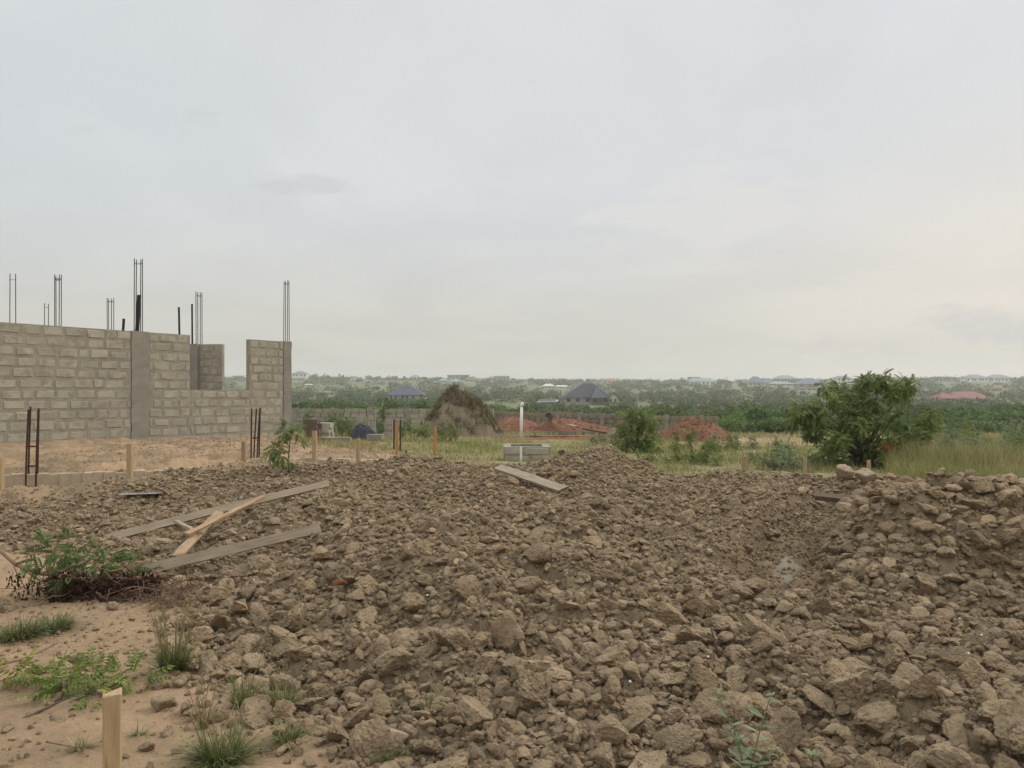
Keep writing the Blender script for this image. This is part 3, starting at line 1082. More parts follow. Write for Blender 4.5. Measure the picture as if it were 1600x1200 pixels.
# ------------------------------------------------------------------ stakes
def stake(label, px, ytop, D, w, mat, group='survey stakes round the plot', rz=None, lean=(0, 0), zb=None, split=False):
    x = (px - CX) / F * D
    zg = float(H(np.array([x]), np.array([D]))[0]) - .25 if zb is None else zb
    zt = CZ - (ytop - CY) * D / F
    h = zt - zg
    n = 10
    rr = np.random.default_rng(int(px * 7))
    V = []
    ch = .07
    for k in range(n):
        t = k / (n - 1)
        j = rr.uniform(-.02, .02, (8, 2)) * w
        cs = [(-.5 + ch, -.5), (.5 - ch, -.5), (.5, -.5 + ch), (.5, .5 - ch), (.5 - ch, .5), (-.5 + ch, .5), (-.5, .5 - ch), (-.5, -.5 + ch)]
        for (a, b), q in zip(cs, j):
            V.append((h * t + (rr.uniform(-.01, .01) if k == n - 1 else 0), a * w + q[0] + lean[0] * t, b * w * .9 + q[1] + lean[1] * t))
    Fc = [(k * 8 + i, k * 8 + (i + 1) % 8, (k + 1) * 8 + (i + 1) % 8, (k + 1) * 8 + i) for k in range(n - 1) for i in range(8)]
    Fc += [tuple(range(7, -1, -1)), tuple(range((n - 1) * 8, n * 8))]
    o = bpy.data.objects.new('wooden_stake', mesh_np('wooden_stake', np.array(V), Fc, mat))
    C.objects.link(o)
    # local x runs up the stake, so that the grain follows it
    o.matrix_world = Matrix.Translation((x, D, zg)) @ Matrix.Rotation(R(rr.uniform(-12, 12) if rz is None else rz), 4, 'Z') @ Matrix.Rotation(-R(90), 4, 'Y')
    return tag(o, label, 'stake', group)


stake('thick pale stake in the sandy foreground, its square sawn top near the camera', 175.5, 1084, 2.75, .066, M['wood_new'], rz=24, zb=-.2)
stake('pale yellow stake on sand in front of the block house column', 203, 693, 12.0, .082, M['wood_new'], rz=5)
stake('stake cut off by the frame edge beside the low footing corner', 1, 715, 11.2, .08, M['wood_new'])
stake('dull sand coloured stake just left of the leafy sapling', 381, 690, 13.0, .075, M['wood_tan'])
stake('pale stake standing in front of the dark block stack', 491.5, 673, 12.9, .075, M['wood_new'])
stake('short pale stake below the black stone heap', 559.5, 686, 12.6, .066, M['wood_new'])
stake('tall orange brown stake beside two dark steel bars', 620, 657, 13.9, .055, M['wood_orange'])
stake('thin reddish stake in front of the grassy earth mound', 680, 668, 16.2, .055, M['wood_orange'])
stake('weathered stake almost lost in pale grass left of the big bush', 1164, 713, 13.3, .09, M['wood_tan'])
stake('clean pale stake in front of the left foot of the big bush', 1258, 714, 11.3, .052, M['wood_new'])
stake('pale stake behind the two boulders at the big bush', 1357, 719, 10.9, .048, M['wood_new'], lean=(-.012, .0))
# dark bars standing by the orange stake
for q, yt, yb, lab in ((615.5, 655, 690, 'dark steel bar left of the orange stake'), (625.5, 657, 694, 'dark steel bar right of the orange stake'), (634, 703, 722, 'short dark peg in pale rubble right of the orange stake')):
    D_ = 17.5 if yb < 700 else 13.6
    a, b = pz(q, yb + 12, D_), pz(q + .4, yt, D_)
    tag(MB().tube([a, (a + b) / 2, b], .02 if yb < 700 else .014, 6).build('steel_bar', M['rebar_dark']), lab, 'rebar')


# ------------------------------------------------------------------ planks
PLANKS = []


def plank(label, a, b, w, t, mat, roll=0.0, bend=0.0, taper=1.0, name='plank', cat='plank', broken=False):
    """a board from a to b (world points of its axis), w wide, t thick, roll about its length"""
    a, b = np.array(a, float), np.array(b, float)
    if a[1] < 13:
        PLANKS.append((a, b))
    L = np.linalg.norm(b - a)
    n = 14
    rr = np.random.default_rng(int(abs(a[0] * 1000)) + 3)
    V = []
    for k in range(n):
        s = k / (n - 1)
        zb = bend * math.sin(math.pi * s)
        ww = w * (1 + (taper - 1) * s) / 2
        j = rr.uniform(-.003, .003, (4, 2))
        ex = (rr.uniform(-.03, .03, 4) if (broken and k in (0, n - 1)) else np.zeros(4))
        for (y_, z_), q, e in zip(((-ww, -t / 2), (ww, -t / 2), (ww, t / 2), (-ww, t / 2)), j, ex):
            V.append((L * s + e, y_ + q[0], z_ + q[1] + zb))
    Fc = [(k * 4 + i, k * 4 + (i + 1) % 4, (k + 1) * 4 + (i + 1) % 4, (k + 1) * 4 + i) for k in range(n - 1) for i in range(4)]
    Fc += [(3, 2, 1, 0), tuple((n - 1) * 4 + i for i in range(4))]
    o = bpy.data.objects.new(name, mesh_np(name, np.array(V), Fc, mat))
    C.objects.link(o)
    d = (b - a) / L
    m = frames(d[None], np.array([roll]))[0]
    o.matrix_world = Matrix.Translation(a) @ Matrix(m.tolist()).to_4x4()
    return tag(o, label, cat, 'planks lying on the dug earth')


def onp(px, py, dz=0.05):
    q = at(px, py)
    x, y = q[0], q[1]
    return np.array([x, y, float(H0(x, y)) + dz])


plank('longest weathered grey plank lying on edge across the clods below the house', onp(163, 842, .0), onp(513, 763, .06), .085, .03, M['wood_grey'], roll=R(58), bend=.02)
plank('heavy grey beam with a pale upper edge, its end in the dead brush', onp(222, 908, .09), onp(500, 829, .02), .085, .045, M['wood_grey'], roll=R(70))
plank('broad brown board under the crossing batten', onp(279, 890, .13), onp(344, 814, .10), .085, .025, M['wood_tan'], roll=R(12), broken=True)
plank('narrow pale batten crossing over the broad brown board', onp(291, 862, .16), onp(412, 796, .15), .05, .022, M['wood_tan'], roll=R(15))
plank('short grey offcut between the long plank and the crossed boards', onp(275, 826, .08), onp(312, 850, .1), .06, .025, M['wood_grey'], roll=R(-12))
plank('faded grey board half buried on the crest in the middle', onp(778, 737, .06), onp(880, 765, .0), .13, .03, M['wood_grey'], roll=R(20), broken=True)
tr1, tr2 = pz(1274, 775, 8.9), pz(1331, 780, 8.75)
plank('dark damp plank bridging the trench beside the right hand heap', tr1, tr2, .16, .045, M['wood_dark'], roll=R(10))
plank('thin reddish board propped on a block in the grass field', pz(911, 670, 24), pz(947, 676.5, 23.6), .12, .05, M['wood_dark'])
plank('small pale board on the red earth beyond the pipe', pz(889, 663.5, 29.2), pz(899, 666, 29.0), .25, .04, M['wood_grey'])


# ------------------------------------------------------------------ clods of dug earth
def ico(sub):
    import bmesh
    bm = bmesh.new()
    bmesh.ops.create_icosphere(bm, subdivisions=sub, radius=1.0)
    v = np.array([x.co[:] for x in bm.verts])
    f = np.array([[q.index for q in fc.verts] for fc in bm.faces])
    bm.free()
    return v, f


ICO = {k: ico(k) for k in (1, 2, 3, 4, 5)}


def rock(sub, seed, planes=11, rough=.09, flat=(1, .85, .68), crumb=1.0):
    """an angular lump: a ball cut by planes, then broken up by noise and cracks"""
    v, f = ICO[sub]
    rr = np.random.default_rng(seed)
    n = rr.normal(size=(planes, 3))
    n /= np.linalg.norm(n, axis=1)[:, None]
    h = rr.uniform(.42, .80, planes)
    dn = v @ n.T
    rad = np.where(dn > .05, h / np.maximum(dn, .05), 9).min(1)
    rad = np.minimum(rad, 1.0)
    out = v * rad[:, None]
    off = Vector(rr.uniform(-50, 50, 3))
    for i in range(len(out)):
        p = Vector(out[i])
        d = mnoise.fractal(p * 1.9 + off, .9, 2.1, 3) * rough * 1.0
        if sub >= 3:
            d += mnoise.fractal(p * 5 + off, .5, 2.2, 5) * rough * .75 * crumb
            c = abs(mnoise.noise(p * 2.4 - off))
            d -= max(0, .10 - c) * 1.0
            c = abs(mnoise.noise(p * 5.5 - off))
            d -= max(0, .10 - c) * .55 * crumb
        out[i] *= 1 + d
    out *= np.array(flat)
    return out, f


FL = [(1, .85, .68), (1, .7, .45), (1, .9, .8), (1, .75, .6), (1, .62, .5)]
PROTO4 = [rock(5 if i < 10 else 4, 100 + i, planes=7 + i % 5, flat=FL[i % 5]) for i in range(18)]
PROTO3 = [rock(3, 200 + i, planes=6 + i % 5, flat=FL[i % 5]) for i in range(22)]
PROTO2 = [rock(2, 300 + i, planes=6 + i % 4, flat=FL[i % 5], rough=.10) for i in range(24)]
PROTO1 = [rock(1, 400 + i, planes=7, rough=.12) for i in range(24)]


def big_share(px, py):
    """where the photograph shows large lumps"""
    p = np.full(px.shape, .35)
    p = np.where((py < 775), .16, p)
    p = np.where((px > 1250) & (py > 735) & (py < 915), 1.0, p)
    p = np.where((px > 900) & (py > 960), .95, p)
    p = np.where((px > 1150) & (py > 930), .75, p)
    p = np.where((px > 340) & (px < 480) & (py > 840) & (py < 960), .9, p)
    p = np.where((px < 700) & (py > 960), .75, p)
    p = np.where((px > 560) & (px < 1120) & (py > 760) & (py < 900), .16, p)
    p = np.where((px > 1040) & (px < 1200) & (py > 770) & (py < 900), .12, p)
    return p


def in_trench(x, y):
    d = np.full(x.shape, 9.0)
    for i in range(len(TR) - 1):
        p, q = TR[i], TR[i + 1]
        e = q - p
        t = np.clip(((x - p[0]) * e[0] + (y - p[1]) * e[1]) / (e @ e), 0, 1)
        d = np.minimum(d, np.hypot(x - p[0] - t * e[0], y - p[1] - t * e[1]))
    return d < .27


def near_plank(x, y, w=.11):
    out = np.zeros(x.shape, bool)
    for a, b in PLANKS:
        e = (b - a)[:2]
        t = np.clip(((x - a[0]) * e[0] + (y - a[1]) * e[1]) / (e @ e), 0, 1)
        out |= np.hypot(x - a[0] - t * e[0], y - a[1] - t * e[1]) < w
    return out


def scatter(n, rmin, rmax, power, share, placed, overlap=.8, box=(-9.5, 11.5, 2.3, 13)):
    out = []
    x = rng.uniform(box[0], box[1], n * 8)
    y = np.exp(rng.uniform(math.log(box[2]), math.log(box[3]), n * 8))
    keep = (x > -y * .8 - .3) & (x < y * 1.15 + .4)
    x, y = x[keep], y[keep]
    sl = np.abs(rng.normal(0, .16, len(x)))
    m = clod_mask(x + sl, y + sl * .4) & ~in_trench(x, y) & ~near_plank(x, y)
    x, y = x[m], y[m]
    px, py = proj(x, y, H0(x, y))
    if share:
        k = rng.random(len(x)) < big_share(px, py)
        x, y, px, py = x[k], y[k], px[k], py[k]
    u = rng.random(len(x))
    a = 1 - power
    r = (rmin ** a + u * (rmax ** a - rmin ** a)) ** (1 / a)
    r = np.where((y > 8.5), np.minimum(r, rmax * .75), r)
    bare = (px > 1050) & (px < 1205) & (py > 795) & (py < 905) & (rng.random(len(x)) < .75)
    x, y, r = x[~bare], y[~bare], r[~bare]
    order = np.argsort(-r)
    cell = .3
    for i in order:
        xi, yi, ri = x[i], y[i], r[i]
        gx, gy = int(xi // cell), int(yi // cell)
        ok = True
        for a_ in (-1, 0, 1):
            for b_ in (-1, 0, 1):
                for (qx, qy, qr) in placed.get((gx + a_, gy + b_), ()):
                    if (qx - xi) ** 2 + (qy - yi) ** 2 < ((qr + ri) * overlap) ** 2:
                        ok = False
                        break
                if not ok:
                    break
            if not ok:
                break
        if ok:
            placed.setdefault((gx, gy), []).append((xi, yi, ri))
            out.append((xi, yi, ri))
            if len(out) >= n:
                break
    return np.array(out)


placed = {}
big = scatter(1900, .055, .13, 2.7, True, placed, .66)
heap_lumps = scatter(420, .06, .13, 2.2, True, placed, .60, (2.6, 8, 5.7, 9.4))
big = np.concatenate([big, heap_lumps])
mid = np.concatenate([scatter(3500, .032, .062, 2.0, False, placed, .58, (2.4, 8.2, 5.6, 9.6)), scatter(14000, .030, .058, 2.2, False, placed, .60)])
small_x = rng.uniform(-9.5, 11.5, 230000)
small_y = np.exp(rng.uniform(math.log(2.3), math.log(13), 230000))
k = (small_x > -small_y * .8 - .3) & (small_x < small_y * 1.15 + .4)
small_x, small_y = small_x[k], small_y[k]
k = clod_mask(small_x + np.abs(rng.normal(0, .2, len(small_x))), small_y + rng.normal(0, .12, len(small_x)))
small_x, small_y = small_x[k][:82000], small_y[k][:82000]
small = np.stack([small_x, small_y, rng.uniform(.009, .032, len(small_x))], 1)
small[:, 2] = np.maximum(small[:, 2], small[:, 1] * .0024)

prom = big[:, 2] / big[:, 1]
order = np.argsort(-prom)
hero, rest = big[order[:292]], big[order[292:]]
clod_meshes = [mesh_np('earth_clod', v, f, M['clod'], tint=np.full(len(v), .0 + .3 * (i % 6 == 0)), smooth=False) for i, (v, f) in enumerate(PROTO4)]
GR = 'large clods of dug earth'
for i, (x, y, r) in enumerate(hero):
    o = bpy.data.objects.new('earth_clod', clod_meshes[i % len(clod_meshes)])
    C.objects.link(o)
    z = float(H(np.array([x]), np.array([y]))[0])
    s = rng.uniform(.85, 1.15, 3) * r
    o.location = (x, y, z + r * rng.uniform(.12, .55))
    o.rotation_euler = (rng.normal(0, .45), rng.normal(0, .45), rng.uniform(0, 6.28))
    o.scale = s
    tag(o, 'large rough lump of dry brown clay lying in the dug earth', 'earth clod', GR)


def clod_stuff(sets):
    V, Fc, T, off = [], [], [], 0
    for arr, protos, sink in sets:
        which = rng.integers(0, len(protos), len(arr))
        z = H(arr[:, 0], arr[:, 1])
        for pi, (tv, tf) in enumerate(protos):
            a = arr[which == pi]
            if not len(a):
                continue
            zz = z[which == pi]
            m = rand_rot(len(a)) if sink > .3 else frames(np.stack([np.cos(q := rng.uniform(0, 6.28, len(a))), np.sin(q), rng.normal(0, .35, len(a))], 1), rng.normal(0, .4, len(a)))
            m = m * (a[:, 2] * rng.uniform(.85, 1.15, len(a)))[:, None, None]
            offs = np.stack([a[:, 0], a[:, 1], zz + a[:, 2] * rng.uniform(-.05, .55, len(a))], 1)
            v, f = inst(tv, [tf], m, offs)
            V.append(v)
            Fc.append(f[0] + off)
            T.append(np.repeat(np.clip(rng.normal(.05, .25, len(a)), 0, .7), len(tv)))
            off += len(v)
    return np.concatenate(V), [np.concatenate(Fc)], np.concatenate(T)


v, f, t = clod_stuff([(rest, PROTO3, 0), (mid, PROTO2, 0), (small, PROTO1, .5)])
tag(obj('earth_clods', v, f, M['clod'], tint=t, smooth=False), 'smaller clods of dug brown clay covering the spoil heaps', 'dug earth', kind='stuff')


# lumps on the sand and the named stones
def stone(label, px, py, r, mat, seed, flat=(1, .85, .7), cat='stone', sink=.35, name='boulder', group=None, p=None, rz=0.0):
    v, f = rock(4, seed, planes=12, flat=flat)
    q = onp(px, py, 0) if p is None else p
    o = bpy.data.objects.new(name, mesh_np(name, v * r, f, mat, smooth=True))
    C.objects.link(o)
    o.location = (q[0], q[1], q[2] + r * sink)
    o.rotation_euler = (0, 0, rz)
    return tag(o, label, cat, group)


stone('upright pale boulder on the crest in front of the big bush', 1320, 738, .155, M['stone'], 901, (1, .8, .85), p=pz(1320, 745, 10.6))
stone('low broad pale boulder beside the stake on the crest', 1352, 745, .185, M['stone'], 917, (1, .8, .6), p=pz(1352, 752, 10.3))
stone('small rust red stone half sunk among the clods', 531, 915, .06, M['redstone'], 903, (1, .7, .5))
stone('round pale stone under the dead brush', 176, 955, .047, M['stone'], 904, (1, .9, .9), sink=.6)
stone('tall worn clay lump standing upright in the middle of the field', 795, 1000, .15, M['clod'], 933, (.72, .7, 1.1), 'earth clod', .35, 'earth_clod')
stone('broad pinkish slab of clay at the bottom edge beside the grass tufts', 600, 1165, .115, M['stone'], 907, (1, .8, .75), 'earth clod', .3, 'earth_clod')
for i, (px_, py_, r_, fl) in enumerate(((135, 1040, .13, (1, .55, .35)), (60, 1052, .10, (1, .6, .4)), (90, 1075, .12, (1, .5, .25)), (250, 1075, .055, (1, .8, .7)), (285, 1068, .06, (1, .8, .6)), (255, 1105, .075, (1, .7, .55)),
                                       (290, 1110, .06, (1, .8, .6)), (230, 1172, .045, (1, .9, .6)), (262, 1152, .04, (1, .9, .8)), (278, 1178, .04, (1, .9, .6)), (300, 1120, .06, (1, .8, .5)), (10, 1145, .05, (1, .8, .5)), (175, 1040, .05, (1, .7, .5)),
                                       (12, 950, .09, (1, .8, .7)), (90, 1130, .05, (1, .7, .45)), (340, 1060, .07, (1, .8, .6)), (395, 1095, .07, (1, .8, .6)), (150, 985, .035, (1, .8, .5)))):
    stone('flat grey brown crust of clay lying loose on the pale sand', px_, py_, r_, M['clod'], 950 + i, fl, 'earth clod', .25, 'clay_crust', 'clay crusts on the sand', rz=i * 1.3)
for i, (px_, py_) in enumerate(((397, 920), (1107, 1045), (1195, 985), (790, 885), (668, 945), (1513, 1040), (1534, 1010), (905, 880), (540, 845), (1500, 983), (1265, 905), (985, 1085))):
    q = onp(px_, py_, .06)
    stone('tiny white chip lying among the brown clods', px_, py_, .009, M['white_bit'], 980 + i, cat='chip', name='white_chip', group='white chips in the clods', p=q)
n_ = 40000
cx_ = rng.uniform(-8.5, -.4, n_)
cy_ = np.exp(rng.uniform(math.log(2.6), math.log(21), n_))
k = ~clod_mask(cx_, cy_) & (np.abs(cx_) < cy_ * .75) & (fbm(cx_ * 1.4, cy_ * 1.4, 211, 4) + rng.normal(0, .25, n_) + .22 * (cy_ > 10.5) > .02)
cx_, cy_ = cx_[k], cy_[k]
cr_ = np.maximum(rng.uniform(.1, 1, len(cx_)) ** 4 * .026, cy_ * .0009) + .002
vv, ff = inst(PROTO1[5][0], [PROTO1[5][1]], rand_rot(len(cx_)) * cr_[:, None, None], np.stack([cx_, cy_, H(cx_, cy_) + cr_ * .2], 1))
tag(obj('soil_crumbs', vv, ff, M['clod'], tint=np.repeat(rng.uniform(0, .9, len(cx_)), len(PROTO1[5][0]))), 'loose crumbs of clay strewn over the pale sand', 'soil crumbs', kind='stuff')
mb = MB()
q = onp(225, 776, .055)
for i in range(3):
    mb.box(q + np.array([.02 * i, -.12 * i, .012 * i - .01]), (.5, .13, .012), frames(np.array([[1, .1, -.02 + .02 * i]]))[0], jit=.006)
tag(mb.build('corrugated_sheet', M['sheet']), 'scrap of dusty grey sheet lying on clods beside the yellow stake', 'sheet')

# wet cement left in the trench
cp = []
for (x_, y_, w_) in ((2.27, 6.5, .06), (2.35, 6.7, .12), (2.45, 6.9, .15), (2.55, 7.15, .17), (2.70, 7.45, .15), (2.9, 7.8, .10)):
    cp.append((x_, y_, w_))
V, Fc = [], []
for i, (x_, y_, w_) in enumerate(cp):
    for k_, s_ in enumerate((-1, -.5, 0, .5, 1)):
        xx, yy = x_ + s_ * w_ * .95, y_ - s_ * w_ * .4
        V.append((xx, yy, float(H(np.array([xx]), np.array([yy]))[0]) + .004 - .03 * abs(s_) ** 2))
for i in range(len(cp) - 1):
    for k_ in range(4):
        a = i * 5 + k_
        Fc.append((a, a + 1, a + 6, a + 5))
M['slurry'] = nodemat('cement_slurry', (.15, .124, .086), (.23, .195, .142), scale=9, bump=.5, bump_scale=40, rough=.7)
tag(obj('cement_slurry', V, Fc, M['slurry'], smooth=True), 'pale grey cement slurry dried in the bottom of the trench', 'slurry', kind='stuff')


# ------------------------------------------------------------------ leaves and grass
def pinnate(pairs=7, ll=.30, lw=.075, droop=.3):
    V, Fc = [], []

    def leaf(base, d, L, w):
        d = d / np.linalg.norm(d)
        side = np.cross(d, (0, 0, 1.0))
        side /= np.linalg.norm(side) + 1e-9
        k = len(V)
        V.extend([base, base + d * L * .45 + side * w + (0, 0, w * .4), base + d * L + np.array((0, 0, -L * .15)), base + d * L * .45 - side * w + (0, 0, w * .4)])
        Fc.append((k, k + 1, k + 2, k + 3))
    for i in range(pairs):
        t = .18 + .8 * i / (pairs - 1)
        b = np.array((t, 0, -droop * t * t))
        L = ll * (1 - .35 * abs(t - .5) * 1.2)
        for s in (-1, 1):
            leaf(b, np.array((.5 + .4 * t, s, -.25 - .3 * t)), L, lw * L / ll)
    leaf(np.array((.98, 0, -droop)), np.array((1, 0, -.6)), ll, lw)
    k = len(V)
    V.extend([np.array((0, .008, 0)), np.array((0, -.008, 0)), np.array((1, -.004, -droop)), np.array((1, .004, -droop))])
    Fc.append((k, k + 1, k + 2, k + 3))
    return np.array(V), [np.array(Fc)]


PIN = pinnate()
PIN_S = pinnate(5, .36, .09, .2)
LEAF = (np.array([(0, 0, 0), (.45, .24, .06), (1, 0, -.08), (.45, -.24, .06)]), [np.array([(0, 1, 2, 3)])])


def blade_t(seg):
    V, q = [], []
    for i in range(seg):
        t = i / seg
        w = .5 * (1 - .75 * t)
        V += [(0, -w, t), (0, w, t)]
    V.append((0, 0, 1.0))
    q = [(2 * i, 2 * i + 1, 2 * i + 3, 2 * i + 2) for i in range(seg - 1)]
    tri = [(2 * seg - 2, 2 * seg - 1, 2 * seg)]
    return np.array(V), np.array(q).reshape(-1, 4), np.array(tri)


def blades(base, h, w, az, lean, curl, seg=4):
    """curved blades: base (N,3), height h, width w, azimuth, lean and curl at the tip"""
    tv, q, tri = blade_t(seg)
    N, k = len(base), len(tv)
    t = tv[:, 2][None, :]
    out = (lean[:, None] * t + curl[:, None] * t * t) * h[:, None]
    up = h[:, None] * t * np.sqrt(np.maximum(.15, 1 - (lean[:, None] + curl[:, None] * t) ** 2 * .55))
    ca, sa = np.cos(az)[:, None], np.sin(az)[:, None]
    wy = tv[:, 1][None, :] * w[:, None]
    x = base[:, 0:1] + out * ca - wy * sa
    y = base[:, 1:2] + out * sa + wy * ca
    z = base[:, 2:3] + up
    v = np.stack([x, y, z], -1).reshape(-1, 3)
    o = (np.arange(N) * k)[:, None, None]
    fs = []
    if len(q):
        fs.append((q[None] + o).reshape(-1, 4))
    fs.append((tri[None] + o).reshape(-1, 3))
    return v, fs, k


def merge(parts):
    V, Fc, T, off = [], [], [], 0
    for v, fs, t in parts:
        V.append(v)
        T.append(np.full(len(v), t) if np.isscalar(t) else t)
        for a in fs:
            Fc.append(np.asarray(a) + off)
        off += len(v)
    return np.concatenate(V), Fc, np.concatenate(T)


def tuft(label, px, py, rad, h, n, dry=.2, stalks=0, spread=.7, lean0=.9, stalk_h=1.8, group='grass tufts on the sand', p=None):
    q = onp(px, py, 0) if p is None else p
    zc = float(H(np.array([q[0]]), np.array([q[1]]))[0])
    th = thing('grass_tuft', label, 'grass tuft', (q[0], q[1], zc), group)
    n = int(n * 1.6)
    a = rng.uniform(0, 6.28, n)
    rr_ = rad * spread * np.sqrt(rng.random(n)) * .6
    bx, by = q[0] + rr_ * np.cos(a), q[1] + rr_ * np.sin(a) * .8
    base = np.stack([bx, by, H(bx, by) - .01], 1)
    hh = h * rng.uniform(.45, 1.1, n)
    az = a + rng.normal(0, .9, n)
    hh = np.where(rng.random(n) < .25, hh * rng.uniform(.3, .7, n), hh)
    v, fs, k = blades(base, hh, rng.uniform(.003, .008, n), az, rng.uniform(-.25, lean0, n) * .7, rng.uniform(.1, .9, n) * lean0, 5)
    t = np.repeat(np.clip(rng.normal(dry, .22, n) + (rng.random(n) < .16) * .7, 0, 1), k)
    obj('blades', *merge([(v, fs, t)])[:2], M['grass'], th, tint=t)
    if stalks:
        a = rng.uniform(0, 6.28, stalks)
        rr_ = rad * .35 * np.sqrt(rng.random(stalks))
        bx, by = q[0] + rr_ * np.cos(a), q[1] + rr_ * np.sin(a)
        mb = MB()
        for i in range(stalks):
            L = h * stalk_h * rng.uniform(.6, 1.1)
            ln = rng.uniform(.05, .3)
            b = np.array([bx[i], by[i], float(H(np.array([bx[i]]), np.array([by[i]]))[0])])
            d = np.array([math.cos(a[i]) * ln, math.sin(a[i]) * ln, 1.0])
            mb.tube([b, b + d * L * .5, b + d * L + np.array([math.cos(a[i]), math.sin(a[i]), -.3]) * L * .06], [.0022, .0018, .001], 4, tint=.85)
            for kk in range(5):
                c = b + d * L * (.72 + .06 * kk)
                e = np.array([math.cos(a[i] + kk * 2), math.sin(a[i] + kk * 2), 1.0]) * .02
                mb.tube([c, c + e], [.0022, .0008], 4, tint=.95)
        mb.build('seed_stalks', M['grass'], th)
    return th


tuft('tall tuft of dark green grass with dry seed stalks on the pale sand', 272, 1045, .17, .19, 330, .15, stalks=34, lean0=1.0, stalk_h=2.0)
tuft('wide low tuft of green grass at the bottom edge in front of the sand', 345, 1190, .19, .17, 420, .12, stalks=12, lean0=1.3, stalk_h=2.0)
tuft('bright thin grass tuft left of its twin at the edge of the clods', 378, 1105, .11, .17, 120, .25, stalks=3)
tuft('thin grass tuft right of its twin, growing between clods', 440, 1105, .12, .17, 150, .22, stalks=2, stalk_h=2.6)
tuft('sprawling dull grass at the left edge below the dead brush', 30, 1000, .26, .16, 420, .15, lean0=1.2)
tuft('dull grass spreading just below the green brush leaves', 85, 985, .22, .15, 330, .18, lean0=1.2)
tuft('small bright grass tuft on the pinkish clay slab', 612, 1188, .07, .10, 90, .08)
tuft('low thin grass left of the pinkish clay slab', 450, 1160, .12, .10, 120, .25, lean0=1.2)
tuft('tiny grass sprout among clods near the bottom middle', 668, 1112, .06, .13, 36, .3, stalks=2)
tuft('tiny grey green sprout on sand beside the thick stake', 218, 1152, .06, .07, 40, .35, lean0=1.4)
tuft('tiny spreading sprout on sand left of the thick stake', 124, 1176, .07, .08, 46, .3, lean0=1.4)
tuft('patch of short green grass far left below the footing', 12, 848, .3, .10, 200, .2, lean0=1.2)
tuft('dry seed stalks in the sand above the wide low tuft', 318, 1135, .05, .16, 24, .6, stalks=8, stalk_h=1.6)


def curve_pts(a, b, sag, n=8, wob=.0, seed=0):
    rr = np.random.default_rng(seed)
    a, b = np.array(a, float), np.array(b, float)
    out = []
    for i in range(n):
        t = i / (n - 1)
        p = a + (b - a) * t + np.array([0, 0, sag * 4 * t * (1 - t)])
        if 0 < i < n - 1:
            p = p + rr.normal(0, wob, 3)
        out.append(p)
    return out


def sprays(centres, radii, n, size, tmpl=PIN, down=.25, tint=(.1, .2), flat=1.0, rr=rng, shell=.35, top_tint=0.0, zcut=None):
    """leaf sprays round lobes: n per lobe; returns arrays"""
    P, Dv, T = [], [], []
    for (c, r, m) in zip(centres, radii, n):
        d = rr.normal(size=(m, 3))
        d /= np.linalg.norm(d, axis=1)[:, None]
        q = c + d * (r * (shell + (1 - shell) * rr.random(m) ** .5))[:, None] * np.array([1, 1, flat])
        P.append(q)
        Dv.append(d + np.array([0, 0, -down]) + rr.normal(0, .35, (m, 3)))
        tt = np.clip(rr.normal(tint[0], tint[1], m) + top_tint * np.maximum(0, d[:, 2]) * rr.random(m), 0, 1)
        T.append(tt)
    P, Dv, T = np.concatenate(P), np.concatenate(Dv), np.concatenate(T)
    m = frames(Dv, rr.normal(0, .5, len(P))) * (size * rr.uniform(.65, 1.2, len(P)))[:, None, None]
    v, f = inst(tmpl[0], tmpl[1], m, P)
    return v, f, np.repeat(T, len(tmpl[0]))


# the big bush: neem like, many limbs
TD = 15.6
LOBES = [(1288, 605, 10), (1321, 611, 18), (1357, 597, 13), (1380, 594, 13), (1418, 602, 14), (1405, 617, 15), (1246, 640, 16), (1274, 633, 19), (1274, 661, 17), (1265, 683, 9),
         (1334, 636, 23), (1366, 633, 24), (1324, 667, 22), (1391, 659, 24), (1415, 671, 16), (1444, 660, 16), (1458, 646, 8), (1438, 686, 12), (1358, 684, 24), (1293, 708, 22),
         (1334, 716, 24), (1374, 713, 26), (1402, 700, 16), (1395, 722, 20), (1345, 655, 20), (1300, 625, 12), (1310, 690, 18), (1270, 725, 16), (1345, 610, 14), (1240, 655, 9), (1392, 610, 13)]
base_t = at(1345, D=TD)
tree = thing('neem_tree', 'broad dark green leafy young tree behind the two boulders', 'tree', tuple(base_t))
cs, rs, ns = [], [], []
limb = MB()
trr = np.random.default_rng(5)
for (px_, py_, r_) in LOBES:
    D_ = TD + trr.uniform(-.75, .75) * (1 if r_ > 12 else .6)
    c_ = pz(px_, py_, D_)
    r_m = r_ / F * D_
    # a lobe is a knot of smaller clumps
    nsub = 5 if r_ > 12 else 3
    for _ in range(nsub):
        dd = trr.normal(size=3)
        dd /= np.linalg.norm(dd)
        cs.append(c_ + dd * r_m * .68)
        rs.append(r_m * trr.uniform(.34, .52))
        ns.append(int(18 + 1250 * rs[-1] ** 2))
    mid_ = base_t + (c_ - base_t) * .5 + trr.normal(0, .08, 3) + np.array([0, 0, .05])
    start = base_t + np.array([trr.normal(0, .07), trr.normal(0, .07), .1 + .25 * trr.random()])
    limb.tube([start, start + (mid_ - start) * .5 + trr.normal(0, .03, 3), mid_, c_], [.026, .02, .014, .005], 6)
limb.build('limbs', M['bark'], tree, smooth=True)
tk = MB()
for i in range(3):
    tk.tube([base_t + np.array([trr.normal(0, .05), trr.normal(0, .05), -.15]), base_t + np.array([trr.normal(0, .1), trr.normal(0, .1), .25]), base_t + np.array([trr.normal(0, .22), trr.normal(0, .2), .6])], [.055, .042, .028], 8)
tk.build('trunk', M['bark'], tree, smooth=True)
v, f, t = sprays(cs, rs, ns, .15, PIN, .35, (.08, .16), rr=trr, shell=.2)
